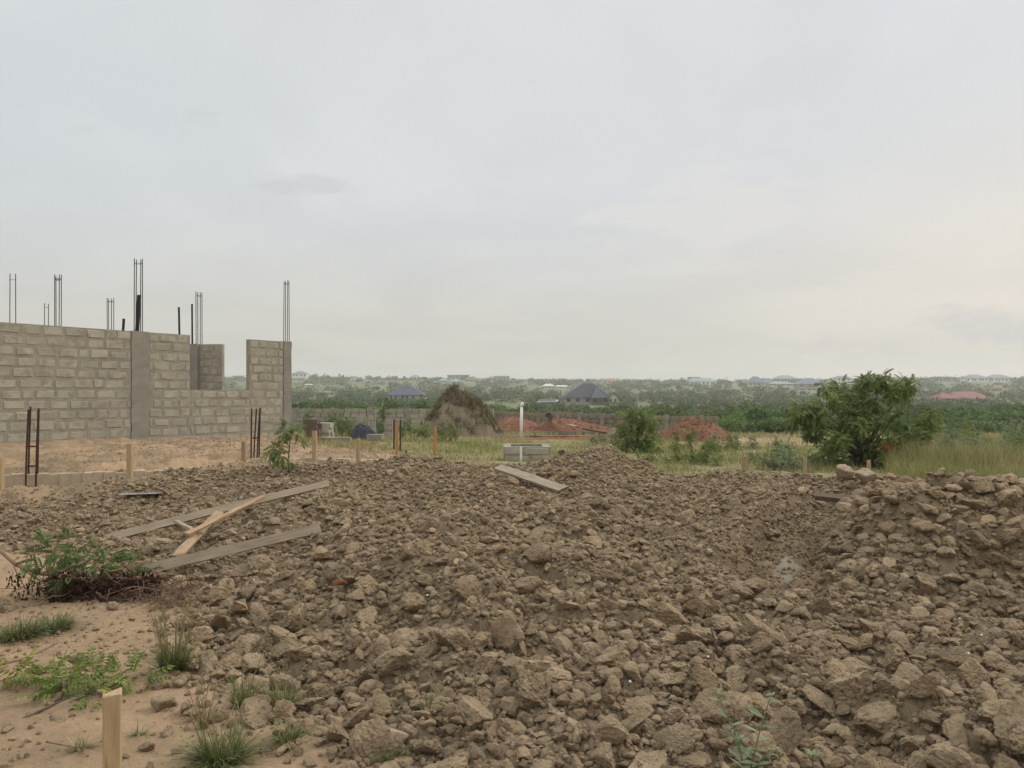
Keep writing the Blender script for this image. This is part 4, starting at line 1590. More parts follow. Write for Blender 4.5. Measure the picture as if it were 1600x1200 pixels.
# reddish new growth on the highest shoots
hz = v[:, 2]
t = np.clip(t + .55 * ss(hz, 1.75, 2.05) * (trr.random(len(t)) * .3 + .5), 0, 1)
obj('crown', v, f, M['leaf_tree'], tree, tint=t)
# one withered brown spray hanging in it
v, f, t = sprays([pz(1390, 694, TD - .6)], [.09], [26], .14, PIN_S, 1.2, rr=trr)
M['rustleaf'] = nodemat('rust_leaf', (.20, .06, .025), (.28, .10, .04), scale=5, bump=0, island=.3)
obj('withered_spray', v, f, M['rustleaf'], tree)


def leafy(name, label, cat, lobes, D, mat, tmpl, size, dens, group=None, spread=.5, stems=True, tint=(.15, .2), seed=1, base=None, down=.2, stemr=.012):
    """a shrub made from pixel lobes at about depth D"""
    rr = np.random.default_rng(seed)
    px0 = np.mean([q[0] for q in lobes]) if base is None else base
    b = at(px0, D=D)
    th = thing(name, label, cat, tuple(b), group)
    cs, rs, ns = [], [], []
    st = MB()
    for (px_, py_, r_) in lobes:
        D_ = D + rr.uniform(-1, 1) * spread
        c_ = pz(px_, py_, D_)
        rm = r_ / F * D_
        for _ in range(3):
            dd = rr.normal(size=3)
            dd /= np.linalg.norm(dd)
            cs.append(c_ + dd * rm * .5)
            rs.append(rm * rr.uniform(.45, .75))
            ns.append(max(9, int(3.6 * dens * (rs[-1] / size) ** 2)))
        m_ = b + (c_ - b) * .5 + rr.normal(0, .04, 3)
        st.tube([b + np.array([rr.normal(0, .03), rr.normal(0, .03), -.05]), m_, c_], [stemr, stemr * .7, stemr * .3], 5)
    st.build('stems', M['bark'], th, smooth=True)
    v, f, t = sprays(cs, rs, ns, size, tmpl, down, tint, rr=rr, shell=.15)
    obj('foliage', v, f, mat, th, tint=t)
    return th


leafy('leafy_bush', 'round bright green bush beside the red earth heap', 'bush', [(985, 660, 20), (1008, 655, 18), (1000, 680, 24), (980, 690, 18), (1015, 690, 16), (990, 705, 18), (1022, 660, 9), (970, 672, 10), (995, 644, 9)], 20, M['leaf_bush'], PIN_S, .20, 9, seed=2)
leafy('field_shrub', 'low green growth trailing in front of the round bush', 'shrub', [(1010, 712, 12), (1030, 700, 9), (1000, 722, 12), (1035, 716, 9), (1012, 728, 8)], 16.5, M['leaf_bush'], PIN_S, .13, 7, seed=3)
leafy('field_shrub', 'upright feathery weed in the dry grass left of the big bush', 'shrub', [(1078, 690, 8), (1078, 705, 9), (1085, 718, 11), (1074, 678, 5), (1100, 715, 9)], 16.5, M['leaf_bush'], PIN_S, .13, 6, seed=4)
leafy('field_shrub', 'small separate weed between the red heap and the big bush', 'shrub', [(1117, 693, 5), (1118, 700, 5)], 20, M['leaf_bush'], PIN_S, .12, 6, seed=5)
leafy('field_shrub', 'grey green feathery shrub touching the left side of the big bush', 'shrub', [(1228, 695, 7), (1227, 708, 9), (1195, 718, 11), (1212, 722, 10), (1230, 722, 12), (1248, 728, 10), (1180, 708, 6)], 14.6, M['leaf_weed'], PIN_S, .12, 7, seed=6)
leafy('field_shrub', 'small bush growing in front of the long boundary wall', 'shrub', [(522, 655, 9), (532, 652, 9), (528, 664, 9), (540, 666, 8), (550, 670, 9), (548, 660, 6)], 27, M['leaf_bush'], PIN_S, .20, 7, seed=7)
leafy('field_shrub', 'thin dark shrub before the half built block pier', 'shrub', [(599, 648, 5), (597, 640, 4), (592, 660, 5), (594, 670, 6)], 31, M['leaf_dark'], PIN_S, .2, 5, seed=8)
leafy('field_shrub', 'bright shrub at the left foot of the earth mound', 'shrub', [(640, 664, 8), (652, 670, 9), (665, 674, 8), (632, 672, 7)], 26, M['leaf_bush'], PIN_S, .2, 7, seed=9)
leafy('field_shrub', 'yellow green shrub in front of the earth mound', 'shrub', [(694, 672, 8), (703, 678, 8), (712, 672, 6), (688, 680, 7)], 24, M['leaf_bush'], PIN_S, .18, 7, seed=10, tint=(.5, .2))
leafy('field_shrub', 'pale bush far right beyond the tall grass', 'shrub', [(1520, 685, 10), (1535, 690, 10), (1506, 690, 8), (1575, 690, 10), (1555, 695, 9)], 27, M['leaf_bush'], PIN_S, .22, 6, seed=11)
leafy('field_shrub', 'tiny green bush by the bare track far right', 'shrub', [(1547, 716, 5), (1552, 718, 4)], 19, M['leaf_bush'], PIN_S, .11, 8, seed=12)
leafy('field_shrub', 'dark tuft of leaves above the dark block stack', 'shrub', [(480, 652, 5), (481, 646, 4)], 33, M['leaf_dark'], PIN_S, .2, 6, seed=13)

srr = np.random.default_rng(77)
for i in range(20):
    px_ = srr.uniform(1405, 1640)
    D_ = srr.uniform(14.5, 30)
    zb_ = float(H0((px_ - CX) / F * D_, D_))
    hh_ = srr.uniform(.35, .8)
    y_ = [CY - F * (zb_ + hh_ * q - CZ) / D_ for q in (.25, .6, .9)]
    w_ = srr.uniform(.18, .45) / D_ * F
    leafy('field_shrub', 'low green shrub scattered among the tall dry grass at right', 'shrub', [(px_ - w_ * .7, y_[0], w_ * .6), (px_ + w_ * .6, y_[0], w_ * .6), (px_, y_[1], w_ * .6), (px_ + srr.normal(0, w_ * .4), y_[2], w_ * .4), (px_ + srr.normal(0, w_), y_[1], w_ * .4)],
          D_, M['leaf_bush'] if i % 3 else M['leaf_weed'], PIN_S, .13, 4, 'shrubs in the tall grass', .12, seed=300 + i, tint=(.25, .25))
for i in range(16):
    px_ = srr.uniform(880, 1250)
    D_ = srr.uniform(13.5, 24)
    zb_ = float(H0((px_ - CX) / F * D_, D_))
    hh_ = srr.uniform(.2, .5)
    y_ = [CY - F * (zb_ + hh_ * q - CZ) / D_ for q in (.25, .6, .95)]
    w_ = srr.uniform(.10, .28) / D_ * F
    leafy('field_weed', 'small green weed in the thin dry grass at the centre', 'weed', [(px_ - w_ * .6, y_[0], w_ * .6), (px_ + w_ * .6, y_[0], w_ * .6), (px_, y_[1], w_ * .5), (px_ + srr.normal(0, w_ * .3), y_[2], w_ * .3)],
          D_, M['leaf_bush'] if i % 2 else M['leaf_weed'], PIN_S, .10, 4, 'weeds in the thin grass', .1, seed=400 + i, tint=(.25, .25), stemr=.006)

# sapling beside the house corner
sp_b = pz(451, 742, 11.6)
sap = thing('sapling', 'slender sapling with drooping leaf sprays by the house corner', 'sapling', tuple(sp_b))
m = MB()
tip = pz(457, 664, 11.6)
m.tube([sp_b, pz(451, 715, 11.6), pz(453, 690, 11.62), tip], [.012, .010, .007, .003], 6)
for (px_, py_) in ((440, 690), (425, 702), (432, 712), (446, 718), (443, 668), (470, 672)):
    m.tube([pz(451.5, py_ + 8, 11.6), pz((451 + px_) / 2, py_ + 1, 11.6), pz(px_, py_, 11.6 + rng.uniform(-.1, .1))], [.005, .004, .002], 5)
m.build('stem', M['bark'], sap, smooth=True)
v, f, t = sprays([pz(a, b, 11.6 + c) for a, b, c in ((452, 668, 0), (462, 672, .05), (444, 674, -.05), (436, 700, .05), (426, 705, 0), (440, 712, .08), (448, 720, -.05), (430, 698, -.08), (468, 680, 0))], [.085, .07, .07, .1, .07, .08, .07, .06, .05], [20, 14, 14, 24, 14, 16, 12, 10, 8], .13, PIN, .5, (.05, .1))
obj('foliage', v, f, M['leaf_tree'], sap, tint=t)

# the dead brush: an uprooted bush lying on the sand
BD = 6.1
brush = thing('uprooted_bush', 'uprooted bush lying on sand, green leaves above dark dead twigs and roots', 'brush', tuple(at(150, D=BD)))
br = MB()
brr = np.random.default_rng(21)


def bz(px_, py_, d=0.0):
    return pz(px_, py_, BD + d)


br.tube([bz(-10, 852, .3), bz(25, 882, .2), bz(60, 895, .1), bz(130, 905, 0), bz(200, 905, 0), bz(260, 900, .1)], [.012, .016, .017, .016, .02, .03], 7)
br.tube([bz(30, 885, .1), bz(75, 915, 0), bz(120, 935, 0), bz(175, 938, .05)], [.009, .009, .008, .008], 6)
br.tube([bz(120, 955, -.1), bz(135, 940, -.1), bz(165, 934, -.1), bz(220, 934, -.05), bz(235, 937, 0)], [.007, .008, .008, .007, .004], 6)
br.tube([bz(163, 892, -.1), bz(178, 908, -.12), bz(192, 915, -.1)], [.005, .005, .004], 5)
br.tube([bz(150, 925, -.15), bz(165, 935, -.15), bz(172, 942, -.15)], [.006, .006, .007], 5)
br.tube([bz(22, 885, .1), bz(28, 900, 0), bz(40, 920, 0), bz(60, 940, 0)], [.006, .005, .004, .003], 5)
br.tube([bz(195, 915, .05), bz(220, 905, .1), bz(250, 895, .15)], [.018, .022, .03], 6)
for i in range(34):
    a = bz(brr.uniform(30, 200), brr.uniform(890, 935), brr.uniform(-.2, .3))
    b = a + brr.normal(0, .16, 3) * np.array([1, 1, .7])
    br.tube(curve_pts(a, b, brr.uniform(-.03, .05), 6, .008, i), [.005, .004, .004, .003, .002, .0015], 5)
br.build('branches', M['twig'], brush, smooth=True)
rt = MB()
for i in range(240):
    px_ = brr.uniform(60, 300)
    a = bz(px_, brr.uniform(905, 962 if px_ < 220 else 950), brr.uniform(-.25, .35))
    d = brr.normal(0, 1, 3) * np.array([.14, .14, .07])
    gz = float(H0(a[0], a[1]))
    a[2] = max(a[2], gz + .01)
    b = a + d
    b[2] = max(b[2], gz + .005)
    rt.tube(curve_pts(a, b, brr.uniform(-.02, .06), 6, .012, 500 + i), list(np.linspace(brr.uniform(.002, .004), .001, 6)), 4)
M['root'] = nodemat('dark_root', (.03, .017, .012), (.085, .05, .035), scale=9, bump=0, island=.5)
rt.build('root_tangle', M['root'], brush)
n_ = 2400
qx = brr.uniform(75, 250, n_)
qd = brr.uniform(-.15, .4, n_)
P_ = np.array([bz(a, brr.uniform(897, 960), d) for a, d in zip(qx, qd)])
P_[:, 2] = np.maximum(P_[:, 2], H0(P_[:, 0], P_[:, 1]) + .01)
mats = rand_rot(n_, brr) * brr.uniform(.03, .07, n_)[:, None, None]
v1, f1 = inst(*LEAF, mats, P_)
hang = []
for (px_, y0_, y1_) in ((15, 890, 915), (23, 905, 945), (38, 912, 950), (44, 905, 935), (58, 905, 930), (33, 930, 950), (50, 935, 955), (28, 895, 912)):
    for kq in range(16):
        hang.append(bz(px_ + brr.normal(0, 3), brr.uniform(y0_, y1_), brr.normal(0, .03)))
hang = np.array(hang)
v2, f2 = inst(*LEAF, frames(brr.normal(0, .35, (len(hang), 3)) + np.array([0, 0, -1.0]), brr.uniform(0, 6, len(hang)), (0, 1, .1)) * brr.uniform(.025, .05, len(hang))[:, None, None], hang)
vv, ff, tt = merge([(v1, f1, 0.0), (v2, f2, 0.0)])
obj('dead_leaves', vv, ff, M['deadleaf'], brush)
gl = [(75, 855, .08, 20), (100, 850, .07, 14), (62, 875, .06, 14), (125, 875, .08, 22), (145, 885, .1, 34), (165, 878, .07, 20), (150, 868, .06, 14), (110, 905, .09, 26), (125, 925, .08, 22), (100, 930, .05, 10),
      (195, 890, .05, 9), (185, 868, .03, 5), (235, 888, .06, 9), (90, 865, .06, 12), (50, 868, .05, 8), (110, 862, .05, 10)]
v, f, t = sprays([bz(a, b, brr.uniform(-.15, .25)) for a, b, *_ in gl], [q[2] for q in gl], [int(q[3] * .7) for q in gl], .12, PIN, .15, (.05, .12), rr=brr)
M['leaf_brush'] = nodemat('brush_leaf', (.07, .12, .03), (.125, .18, .05), scale=5, bump=0, rough=.6, spec=.3, island=.3, tint=(.24, .26, .07), translucent=.25)
obj('foliage', v, f, M['leaf_brush'], brush, tint=t)
# pale dry twigs on the clods behind the tangle
dt = thing('dry_twigs', 'heap of thin dry twigs and dead grass below the heavy beam', 'twigs', tuple(at(265, D=5.9)))
m = MB()
for i in range(150):
    a = pz(brr.uniform(205, 310), brr.uniform(915, 962), 5.85 + brr.uniform(-.2, .2))
    gz = float(H0(a[0], a[1]))
    a[2] = max(a[2], gz + .02)
    b = a + brr.normal(0, 1, 3) * np.array([.12, .10, .05])
    b[2] = max(b[2], gz)
    m.tube(curve_pts(a, b, brr.uniform(0, .05), 5, .01, 900 + i), list(np.linspace(.0028, .001, 5)), 4)
m.build('twig_tangle', M['twig'], dt)

# cut leafy branches on the sand at the bottom left
LD = 4.1


def lz(px_, py_, d=0.0):
    D_ = LD + d
    p = pz(px_, py_, D_)
    p[2] = max(p[2], float(H0(p[0], p[1])) + .008)
    return p


cb = thing('fallen_branch', 'fallen branch with yellow green leaves lying on sand left of the thick stake', 'branch', tuple(at(80, D=3.9)))
m = MB()
m.tube([lz(-15, 1170, -.45), lz(30, 1160, -.35), lz(70, 1142, -.2), lz(95, 1130, -.1), lz(130, 1105, 0), lz(170, 1078, .1), lz(195, 1062, .1)], [.008, .009, .008, .007, .006, .004, .002], 6)
m.tube([lz(85, 1135, -.1), lz(97, 1100, -.05), lz(103, 1076, 0)], [.004, .004, .003], 5)
m.tube([lz(95, 1130, -.1), lz(115, 1120, 0), lz(150, 1118, .0)], [.004, .003, .002], 5)
m.build('stem', M['bark'], cb, smooth=True)
g2 = [(110, 1112, .06, 12), (130, 1100, .07, 14), (150, 1090, .06, 12), (95, 1118, .05, 8), (120, 1125, .06, 11), (145, 1128, .05, 9), (190, 1062, .05, 9), (205, 1078, .05, 9), (215, 1092, .045, 7), (175, 1072, .05, 8), (200, 1110, .04, 6), (70, 1105, .05, 7), (78, 1120, .05, 7), (60, 1092, .04, 5)]
v, f, t = sprays([lz(a, b, brr.uniform(-.1, .2)) + np.array([0, 0, .025]) for a, b, *_ in g2], [q[2] for q in g2], [q[3] for q in g2], .105, PIN_S, .1, (.25, .25), rr=brr)
obj('leaves', v, f, M['leaf_sprig'], cb, tint=t)
cb2 = thing('seedling', 'yellow leaved seedling at the left edge above the fallen branch', 'seedling', tuple(at(25, D=4.2)))
m = MB()
m.tube([lz(14, 1110, .05), lz(22, 1090, .05), lz(30, 1064, .1)], [.004, .0035, .002], 5)
m.tube([lz(75, 1100, .1), lz(82, 1080, .1), lz(86, 1060, .15)], [.004, .003, .002], 5)
m.build('stem', M['twig'], cb2, smooth=True)
g3 = [(28, 1062, .06, 12), (40, 1070, .05, 9), (10, 1072, .05, 9), (20, 1085, .04, 7), (70, 1060, .05, 9), (84, 1066, .05, 8), (12, 1058, .03, 5)]
v, f, t = sprays([lz(a, b, .15) + np.array([0, 0, .02]) for a, b, *_ in g3], [q[2] for q in g3], [q[3] for q in g3], .10, PIN_S, .1, (.6, .25), rr=brr)
obj('leaves', v, f, M['leaf_sprig'], cb2, tint=t)
for i, (pts, lab, r_) in enumerate((([(-10, 1052), (30, 1042), (60, 1030), (90, 1015)], 'long dark stick on sand below the left edge grass', .008), ([(72, 1170), (105, 1176), (125, 1180), (145, 1174)], 'short dark twig beside the tiny spreading sprout', .004),
                                   ([(95, 1040), (103, 1025), (108, 1018)], 'small forked twig standing in the sand', .003), ([(1118, 975), (1122, 1000), (1128, 1030)], 'rusty brown root sticking out of the clods', .010),
                                   ([(1480, 1172), (1500, 1160), (1515, 1150)], 'pale straw lying on clods near the bottom right', .003), ([(1360, 1075), (1372, 1068), (1385, 1078)], 'bit of pale straw among clods right of the weed', .003))):
    P_ = [onp(a, b, .03) for a, b in pts]
    if 'standing' in lab:
        P_ = [onp(95, 1042, 0) + np.array([.012 * k_, 0, .035 * k_]) for k_ in range(4)]
    if 'root' in lab:
        P_ = [onp(1124, 1030, .0) + np.array([-.01 * k_, .02 * k_, .05 * k_]) for k_ in range(4)]
    if 'long' in lab:
        P_ = [p + np.array([0, 0, .01]) for p in P_]
    mt = M['twig'] if 'straw' not in lab else M['wood_grey']
    if 'root' in lab:
        mt = M['bark']
    tag(MB().tube(P_, list(np.linspace(r_, r_ * .5, len(P_))), 6).build('twig', mt, smooth=True), lab, 'twig')

# pale weed at the bottom right
WD = 3.55
wb = onp(1165, 1205, 0)
weed = thing('weed', 'pale green leafy weed rising from clods at the bottom edge', 'weed', tuple(wb))
m = MB()
stems = [[(1168, 1215), (1150, 1150), (1128, 1100), (1118, 1078)], [(1170, 1215), (1185, 1150), (1200, 1100), (1207, 1082)], [(1165, 1215), (1160, 1185), (1150, 1160), (1142, 1140)], [(1170, 1215), (1190, 1185), (1215, 1170)]]
ctr, dirs, sizes = [], [], []
wr = np.random.default_rng(33)
for s_ in stems:
    P_ = [pz(a, b, 3.12 - .02 * i) for i, (a, b) in enumerate(s_)]
    m.tube(P_, list(np.linspace(.0035, .0015, len(P_))), 5, tint=.4)
    for k_ in range(13):
        t = (k_ + 1) / 13.5
        i = min(int(t * (len(P_) - 1)), len(P_) - 2)
        p = P_[i] + (P_[i + 1] - P_[i]) * (t * (len(P_) - 1) - i)
        a = k_ * 2.4 + wr.uniform(-.4, .4)
        ctr.append(p)
        dirs.append((math.cos(a), math.sin(a) * .8, .25 + wr.uniform(-.3, .3)))
        sizes.append((.085 if t < .55 else .05) * wr.uniform(.7, 1.15))
m.build('stem', M['leaf_weed'], weed, smooth=True)
NL = (np.array([(0, 0, 0), (.2, .1, .02), (.5, .16, .03), (.8, .09, 0), (1, 0, -.06), (.8, -.09, 0), (.5, -.16, .03), (.2, -.1, .02), (.5, 0, -.02)]), [np.array([(0, 1, 2, 8), (8, 2, 3, 4), (0, 8, 6, 7), (8, 4, 5, 6)])])
v, f = inst(*NL, frames(np.array(dirs), wr.normal(0, .3, len(dirs))) * np.array(sizes)[:, None, None], np.array(ctr))
obj('leaves', v, f, M['leaf_weed'], weed, tint=np.repeat(wr.uniform(0, .5, len(ctr)), 9))
ctr = np.repeat(np.array([pz(1270, 1180, 3.1)]), 9, 0)
w2 = thing('weed', 'small second weed sprouting right of the pale leafy weed', 'weed', tuple(onp(1270, 1200, 0)))
dirs = np.array([(math.cos(k_ * 2.4), math.sin(k_ * 2.4), .5) for k_ in range(9)])
v, f = inst(*NL, frames(dirs) * wr.uniform(.03, .06, 9)[:, None, None], ctr)
obj('leaves', v, f, M['leaf_weed'], w2, tint=np.full(len(v), .2))
MB().tube([pz(1270, 1225, 3.1), pz(1270, 1180, 3.1)], .003, 5).build('stem', M['leaf_weed'], w2)


# ------------------------------------------------------------------ field grass
def field_grass():
    n = 150000
    D = np.exp(rng.uniform(math.log(12.2), math.log(46), n))
    px = rng.uniform(430, 1780, n)
    x = (px - CX) / F * D
    pat = fbm(x * .7, D * .7, 121, 4)
    dens = np.clip(.62 + pat * 1.5, .08, 1)
    dens *= np.where((D > 24) & (D < 34) & (px > 1060) & (px < 1500), .25, 1)
    dens *= np.where((D > 27) & (D < 40) & (px > 765) & (px < 965), .06, 1)
    lim = np.interp(px, [430, 480, 600, 660, 760, 900, 1030, 1080, 1400, 1480, 1800], [24, 19, 16.5, 15.0, 14.6, 13.3, 12.6, 12.6, 12.4, 10.5, 10.5])
    k = (D > lim) & (rng.random(n) < dens)
    k &= ~((px > 650) & (px < 785) & (D > 29.5) & (D < 33.5))
    D, px, x, pat = D[k], px[k], x[k], pat[k]
    z = H0(x, D) + .0
    h = rng.uniform(.10, .32, len(x)) * (1 + .8 * np.clip(pat, -.5, .8)) * np.interp(D, [12, 25, 45], [.6, .62, 1.0])
    w = rng.uniform(.006, .011, len(x)) * np.interp(D, [12, 45], [1.2, 3.4])
    v, fs, kk = blades(np.stack([x, D, z - .01], 1), h, w, rng.uniform(0, 6.28, len(x)), rng.uniform(0, .5, len(x)), rng.uniform(0, .7, len(x)), 2)
    t = np.clip(.38 + 1.2 * fbm(x * .35, D * .35, 141, 3) + rng.normal(0, .2, len(x)), 0, 1)
    parts = [(v, fs, np.repeat(t, kk))]
    # tall dry grass on the right
    n = 60000
    D = np.exp(rng.uniform(math.log(9.8), math.log(24), n))
    px = rng.uniform(1385, 1850, n)
    x = (px - CX) / F * D
    pat = fbm(x * .9, D * .9, 151, 4)
    lim = np.interp(px, [1385, 1440, 1850], [12.6, 10.6, 9.9])
    k = (D > lim) & (rng.random(n) < np.clip(.6 + 1.6 * pat, .04, 1)) & ~((D > 17.5) & (D < 20) & (px > 1500))
    D, px, x, pat = D[k], px[k], x[k], pat[k]
    z = H0(x, D)
    h = rng.uniform(.15, .52, len(x)) * (1 + np.clip(pat, -.6, .6)) * np.interp(D, [10, 14, 24], [.75, 1, .8]) * np.interp(px, [1385, 1450, 1600], [.8, 1, .9])
    v, fs, kk = blades(np.stack([x, D, z], 1), h, rng.uniform(.004, .009, len(x)) * np.interp(D, [10, 24], [1.0, 2.0]), rng.uniform(0, 6.28, len(x)), rng.uniform(0, .35, len(x)), rng.uniform(0, .5, len(x)), 3)
    t = np.clip(.36 + 1.3 * fbm(x * .45, D * .45, 161, 3) + rng.normal(0, .22, len(x)), 0, 1)
    parts.append((v, fs, np.repeat(t, kk)))
    v, f, t = merge(parts)
    tag(obj('field_grass', v, f, M['field_grass'], tint=t), 'dry yellow green grass of the open field', 'grass', kind='stuff')


field_grass()


# ------------------------------------------------------------------ heaps in the middle distance
def heap(name, label, cat, px0, px1, ytop, ybase, D, mat, depth=1.0, peak=.5, seed=0, rough=.12, res=70, group=None, lumps=0, power=1.3, dome=1.4):
    rr = np.random.default_rng(seed)
    xc, xr = ((px0 + px1) / 2 - CX) / F * D, (px1 - px0) / 2 / F * D
    zt = CZ - (ytop - CY) * D / F
    zb = CZ - (ybase - CY) * D / F
    g = np.linspace(-1.15, 1.15, res)
    U, Vv = np.meshgrid(g, g, indexing='ij')
    pu = (peak - .5) * 2
    uu = np.where(U < pu, (U - pu) / (1 + pu), (U - pu) / (1 - pu))
    r = np.sqrt(uu ** 2 + Vv ** 2)
    r = r * (1 + .25 * fbm(U * 2 + seed, Vv * 2, seed, 3))
    h = np.clip(1 - np.abs(r) ** dome, -.25, 1)
    h = np.where(h > 0, h ** (1 / power) * .5 + .5 * h, h)
    h = h + rough * fbm(U * 4 + seed, Vv * 4, seed + 3, 5) * np.clip(1.3 - r, 0, 1)
    X, Y = xc + U * xr, D + xr * depth * (Vv + .0)
    Z = zb + (zt - zb) * h
    v = np.stack([X, Y, Z], -1).reshape(-1, 3)
    idx = np.arange(res * res).reshape(res, res)
    f = np.stack([idx[:-1, :-1], idx[1:, :-1], idx[1:, 1:], idx[:-1, 1:]], -1).reshape(-1, 4)
    parts = [(v, [f], 0.0)]
    if lumps:
        ii = rr.integers(0, len(v), lumps)
        ok = h.reshape(-1)[ii] > -.05
        ii = ii[ok]
        s = rr.uniform(.25, 1.0, len(ii)) * xr * .055
        vv, ff = inst(PROTO1[3][0], [PROTO1[3][1]], rand_rot(len(ii), rr) * s[:, None, None], v[ii])
        parts.append((vv, ff, 0.0))
    vv, ff, _ = merge(parts)
    o = obj(name, vv, ff, mat, smooth=True)
    tag(o, label, cat, group)
    return o, v, h


mo, mv, mh = heap('earth_mound', 'tall brown earth mound overgrown with dry grass, right of the boundary wall end', 'mound', 656, 781, 609, 683, 31, M['mound'], .8, .47, 4, .2, 90, power=1.05, dome=1.65)
kk_ = rng.integers(0, len(mv), 11000)
hh_ = mh.reshape(-1)[kk_]
sel = (hh_ > .03) & (fbm(mv[kk_, 0] * 1.9, mv[kk_, 2] * 1.9 + mv[kk_, 1] * .6, 171, 4) > np.where(mv[kk_, 0] > (712 - CX) / F * 31, np.where(hh_ > .62, -.3, .12), -.12))
b_ = mv[kk_[sel]]
v, fs, q_ = blades(b_ - np.array([0, 0, .03]), rng.uniform(.12, .38, len(b_)), rng.uniform(.012, .03, len(b_)), rng.uniform(0, 6.28, len(b_)), rng.uniform(0, .7, len(b_)), rng.uniform(.1, .9, len(b_)), 3)
M['mound_grass'] = nodemat('dry_mound_grass', (.13, .11, .055), (.21, .17, .09), scale=1, bump=0, island=.35, tint=(.12, .15, .045), translucent=.2)
t_ = np.repeat(np.clip((.45 - hh_[sel]) * 2 + rng.normal(0, .25, len(b_)), 0, 1), q_)
off_ = np.array(mo.location)
me_ = mesh_np('grass_cover', v - off_, fs, M['mound_grass'], t_)
go = bpy.data.objects.new('grass_cover', me_)
C.objects.link(go)
go.parent = mo
go['kind'] = 'stuff'

heap('laterite_heap', 'bright red laterite heap right of the round green bush', 'earth heap', 1028, 1140, 652, 685, 29.5, M['red'], .8, .5, 6, .15, 80, lumps=420)
heap('laterite_heap', 'long low red laterite bank behind the white vent pipe', 'earth heap', 768, 850, 651, 668, 37, M['red'], .8, .4, 7, .2, 60, lumps=150)
heap('laterite_heap', 'red laterite ridge tapering away right of the vent pipe', 'earth heap', 830, 950, 654, 669, 36, M['red'], .5, .35, 8, .2, 60, lumps=180)
heap('laterite_heap', 'small dark red pile strewn with pale stones beyond the vent pipe', 'earth heap', 836, 882, 660, 670, 33, M['red'], .6, .5, 9, .25, 50, lumps=120)
heap('stone_heap', 'heap of black stone chippings in front of the boundary wall', 'stone heap', 548, 592, 664, 686, 26, M['coal'], .8, .34, 10, .14, 60, lumps=900, dome=2.4)
heap('earth_heap', 'pale brown soil heap between the tilted board and the round bush', 'earth heap', 944, 976, 668, 681, 25, M['mound'], .8, .5, 12, .2, 40)


# ------------------------------------------------------------------ blocks lying about
def block_mesh():
    m = MB()
    nU = 1
    V = []
    for sx in (-1, 1):
        for sy in (-1, 1):
            for sz in (-1, 1):
                V.append((sx * .225, sy * .075, sz * .112))
    return V


bm_ = MB().box((0, 0, 0), (.45, .15, .225), jit=.006)
v_, f_, _ = bm_.arrays()
M['block_dark'] = nodemat('old_dark_block', (.12, .085, .065), (.19, .145, .11), scale=4, bump=.5, bump_scale=30)
M['block_pale'] = nodemat('pale_block', (.33, .29, .23), (.43, .39, .32), scale=4, bump=.5, bump_scale=30)
M['block_grey'] = nodemat('grey_block', (.20, .175, .145), (.28, .25, .21), scale=4, bump=.5, bump_scale=30)
bmesh_ = {k_: mesh_np('concrete_block', v_, f_, M[k_]) for k_ in ('block_dark', 'block_pale', 'block_grey')}


def stack(px, ybase, D, cols, rows, kind, label, group, flat=True, seed=0, deep=1, bl=.45):
    rr = np.random.default_rng(seed)
    for d_ in range(deep):
        for r_ in range(rows if isinstance(rows, int) else max(rows)):
            for c_ in range(cols):
                if not isinstance(rows, int) and r_ >= rows[c_]:
                    continue
                o = bpy.data.objects.new('concrete_block', bmesh_[kind])
                C.objects.link(o)
                hh = .152 if flat else .227
                x = (px - CX) / F * D + (c_ - (cols - 1) / 2) * (bl + .012) + rr.uniform(-.05, .05)
                z0 = CZ - (ybase - CY) * D / F
                o.location = (x, D + d_ * .25 + rr.uniform(-.02, .02), z0 + hh * (r_ + .5))
                o.rotation_euler = (R(90) if flat else 0, 0, rr.uniform(-.14, .14))
                tag(o, label, 'concrete block', group)


stack(487, 693, 24, 1, 5, 'block_dark', 'dark weathered block in the tall dark stack left of the pale blocks', 'blocks of the dark stack', seed=1, deep=2)
stack(506, 691, 24.3, 1, 4, 'block_pale', 'pale block in the stack leaning against the dark stack', 'blocks of the pale stack', seed=2, deep=2)
stack(508, 701, 21.5, 1, 2, 'block_dark', 'dark block of the low pile in front of the pale stack', 'blocks of the low dark pile', seed=3)
stack(528, 700, 22, 2, (2, 2), 'block_grey', 'grey block of the low pile on the sand right of the dark pile', 'blocks of the low grey pile', seed=4, bl=.26)
stack(515, 699, 22.5, 1, 2, 'block_grey', 'grey block between the dark pile and the low grey pile', 'blocks between the piles', seed=5)


def small_wall(label, px0, px1, ytop, ybase, D, seed, name='block_pier', cat='block pier', mat='mortar'):
    a, b = pz(px0, ybase, D), pz(px1, ybase, D)
    L = b[0] - a[0]
    zt = CZ - (ytop - CY) * D / F
    th = thing(name, label, cat, (a[0] + L / 2, D, a[2]))
    mb = MB()
    mb.box((a[0] + L / 2, D + .08, (zt + a[2] - .3) / 2), (L, .16, zt - a[2] + .3))
    mb.build('core', M['mortar'], th)
    bb = MB()
    blockwork(bb, (a[0], D), (1.0, 0.0), L, a[2] - .1, zt, seed, top=zt)
    bb.build('block_facing', M['block_pale'], th)
    return th


small_wall('half built block wall fragment with a dark slot behind the stone heap', 574, 586, 647, 676, 29.5, 31)
small_wall('low stub of blockwork left of the dark slot behind the stone heap', 557, 571, 651, 676, 29.8, 32)
small_wall('slim block pier standing alone left of the orange stake', 601, 613, 654, 675, 30.5, 33)
small_wall('low pale blockwork in front of the boundary wall left of the mound', 640, 662, 646, 668, 36, 34)
tag(MB().box(pz(585.5, 682, 24.5) + np.array([0, .1, -.02]), (.47, .5, .16), jit=.012).build('concrete_slab', M['concrete']), 'grey concrete slab lying at the right foot of the black heap', 'slab')

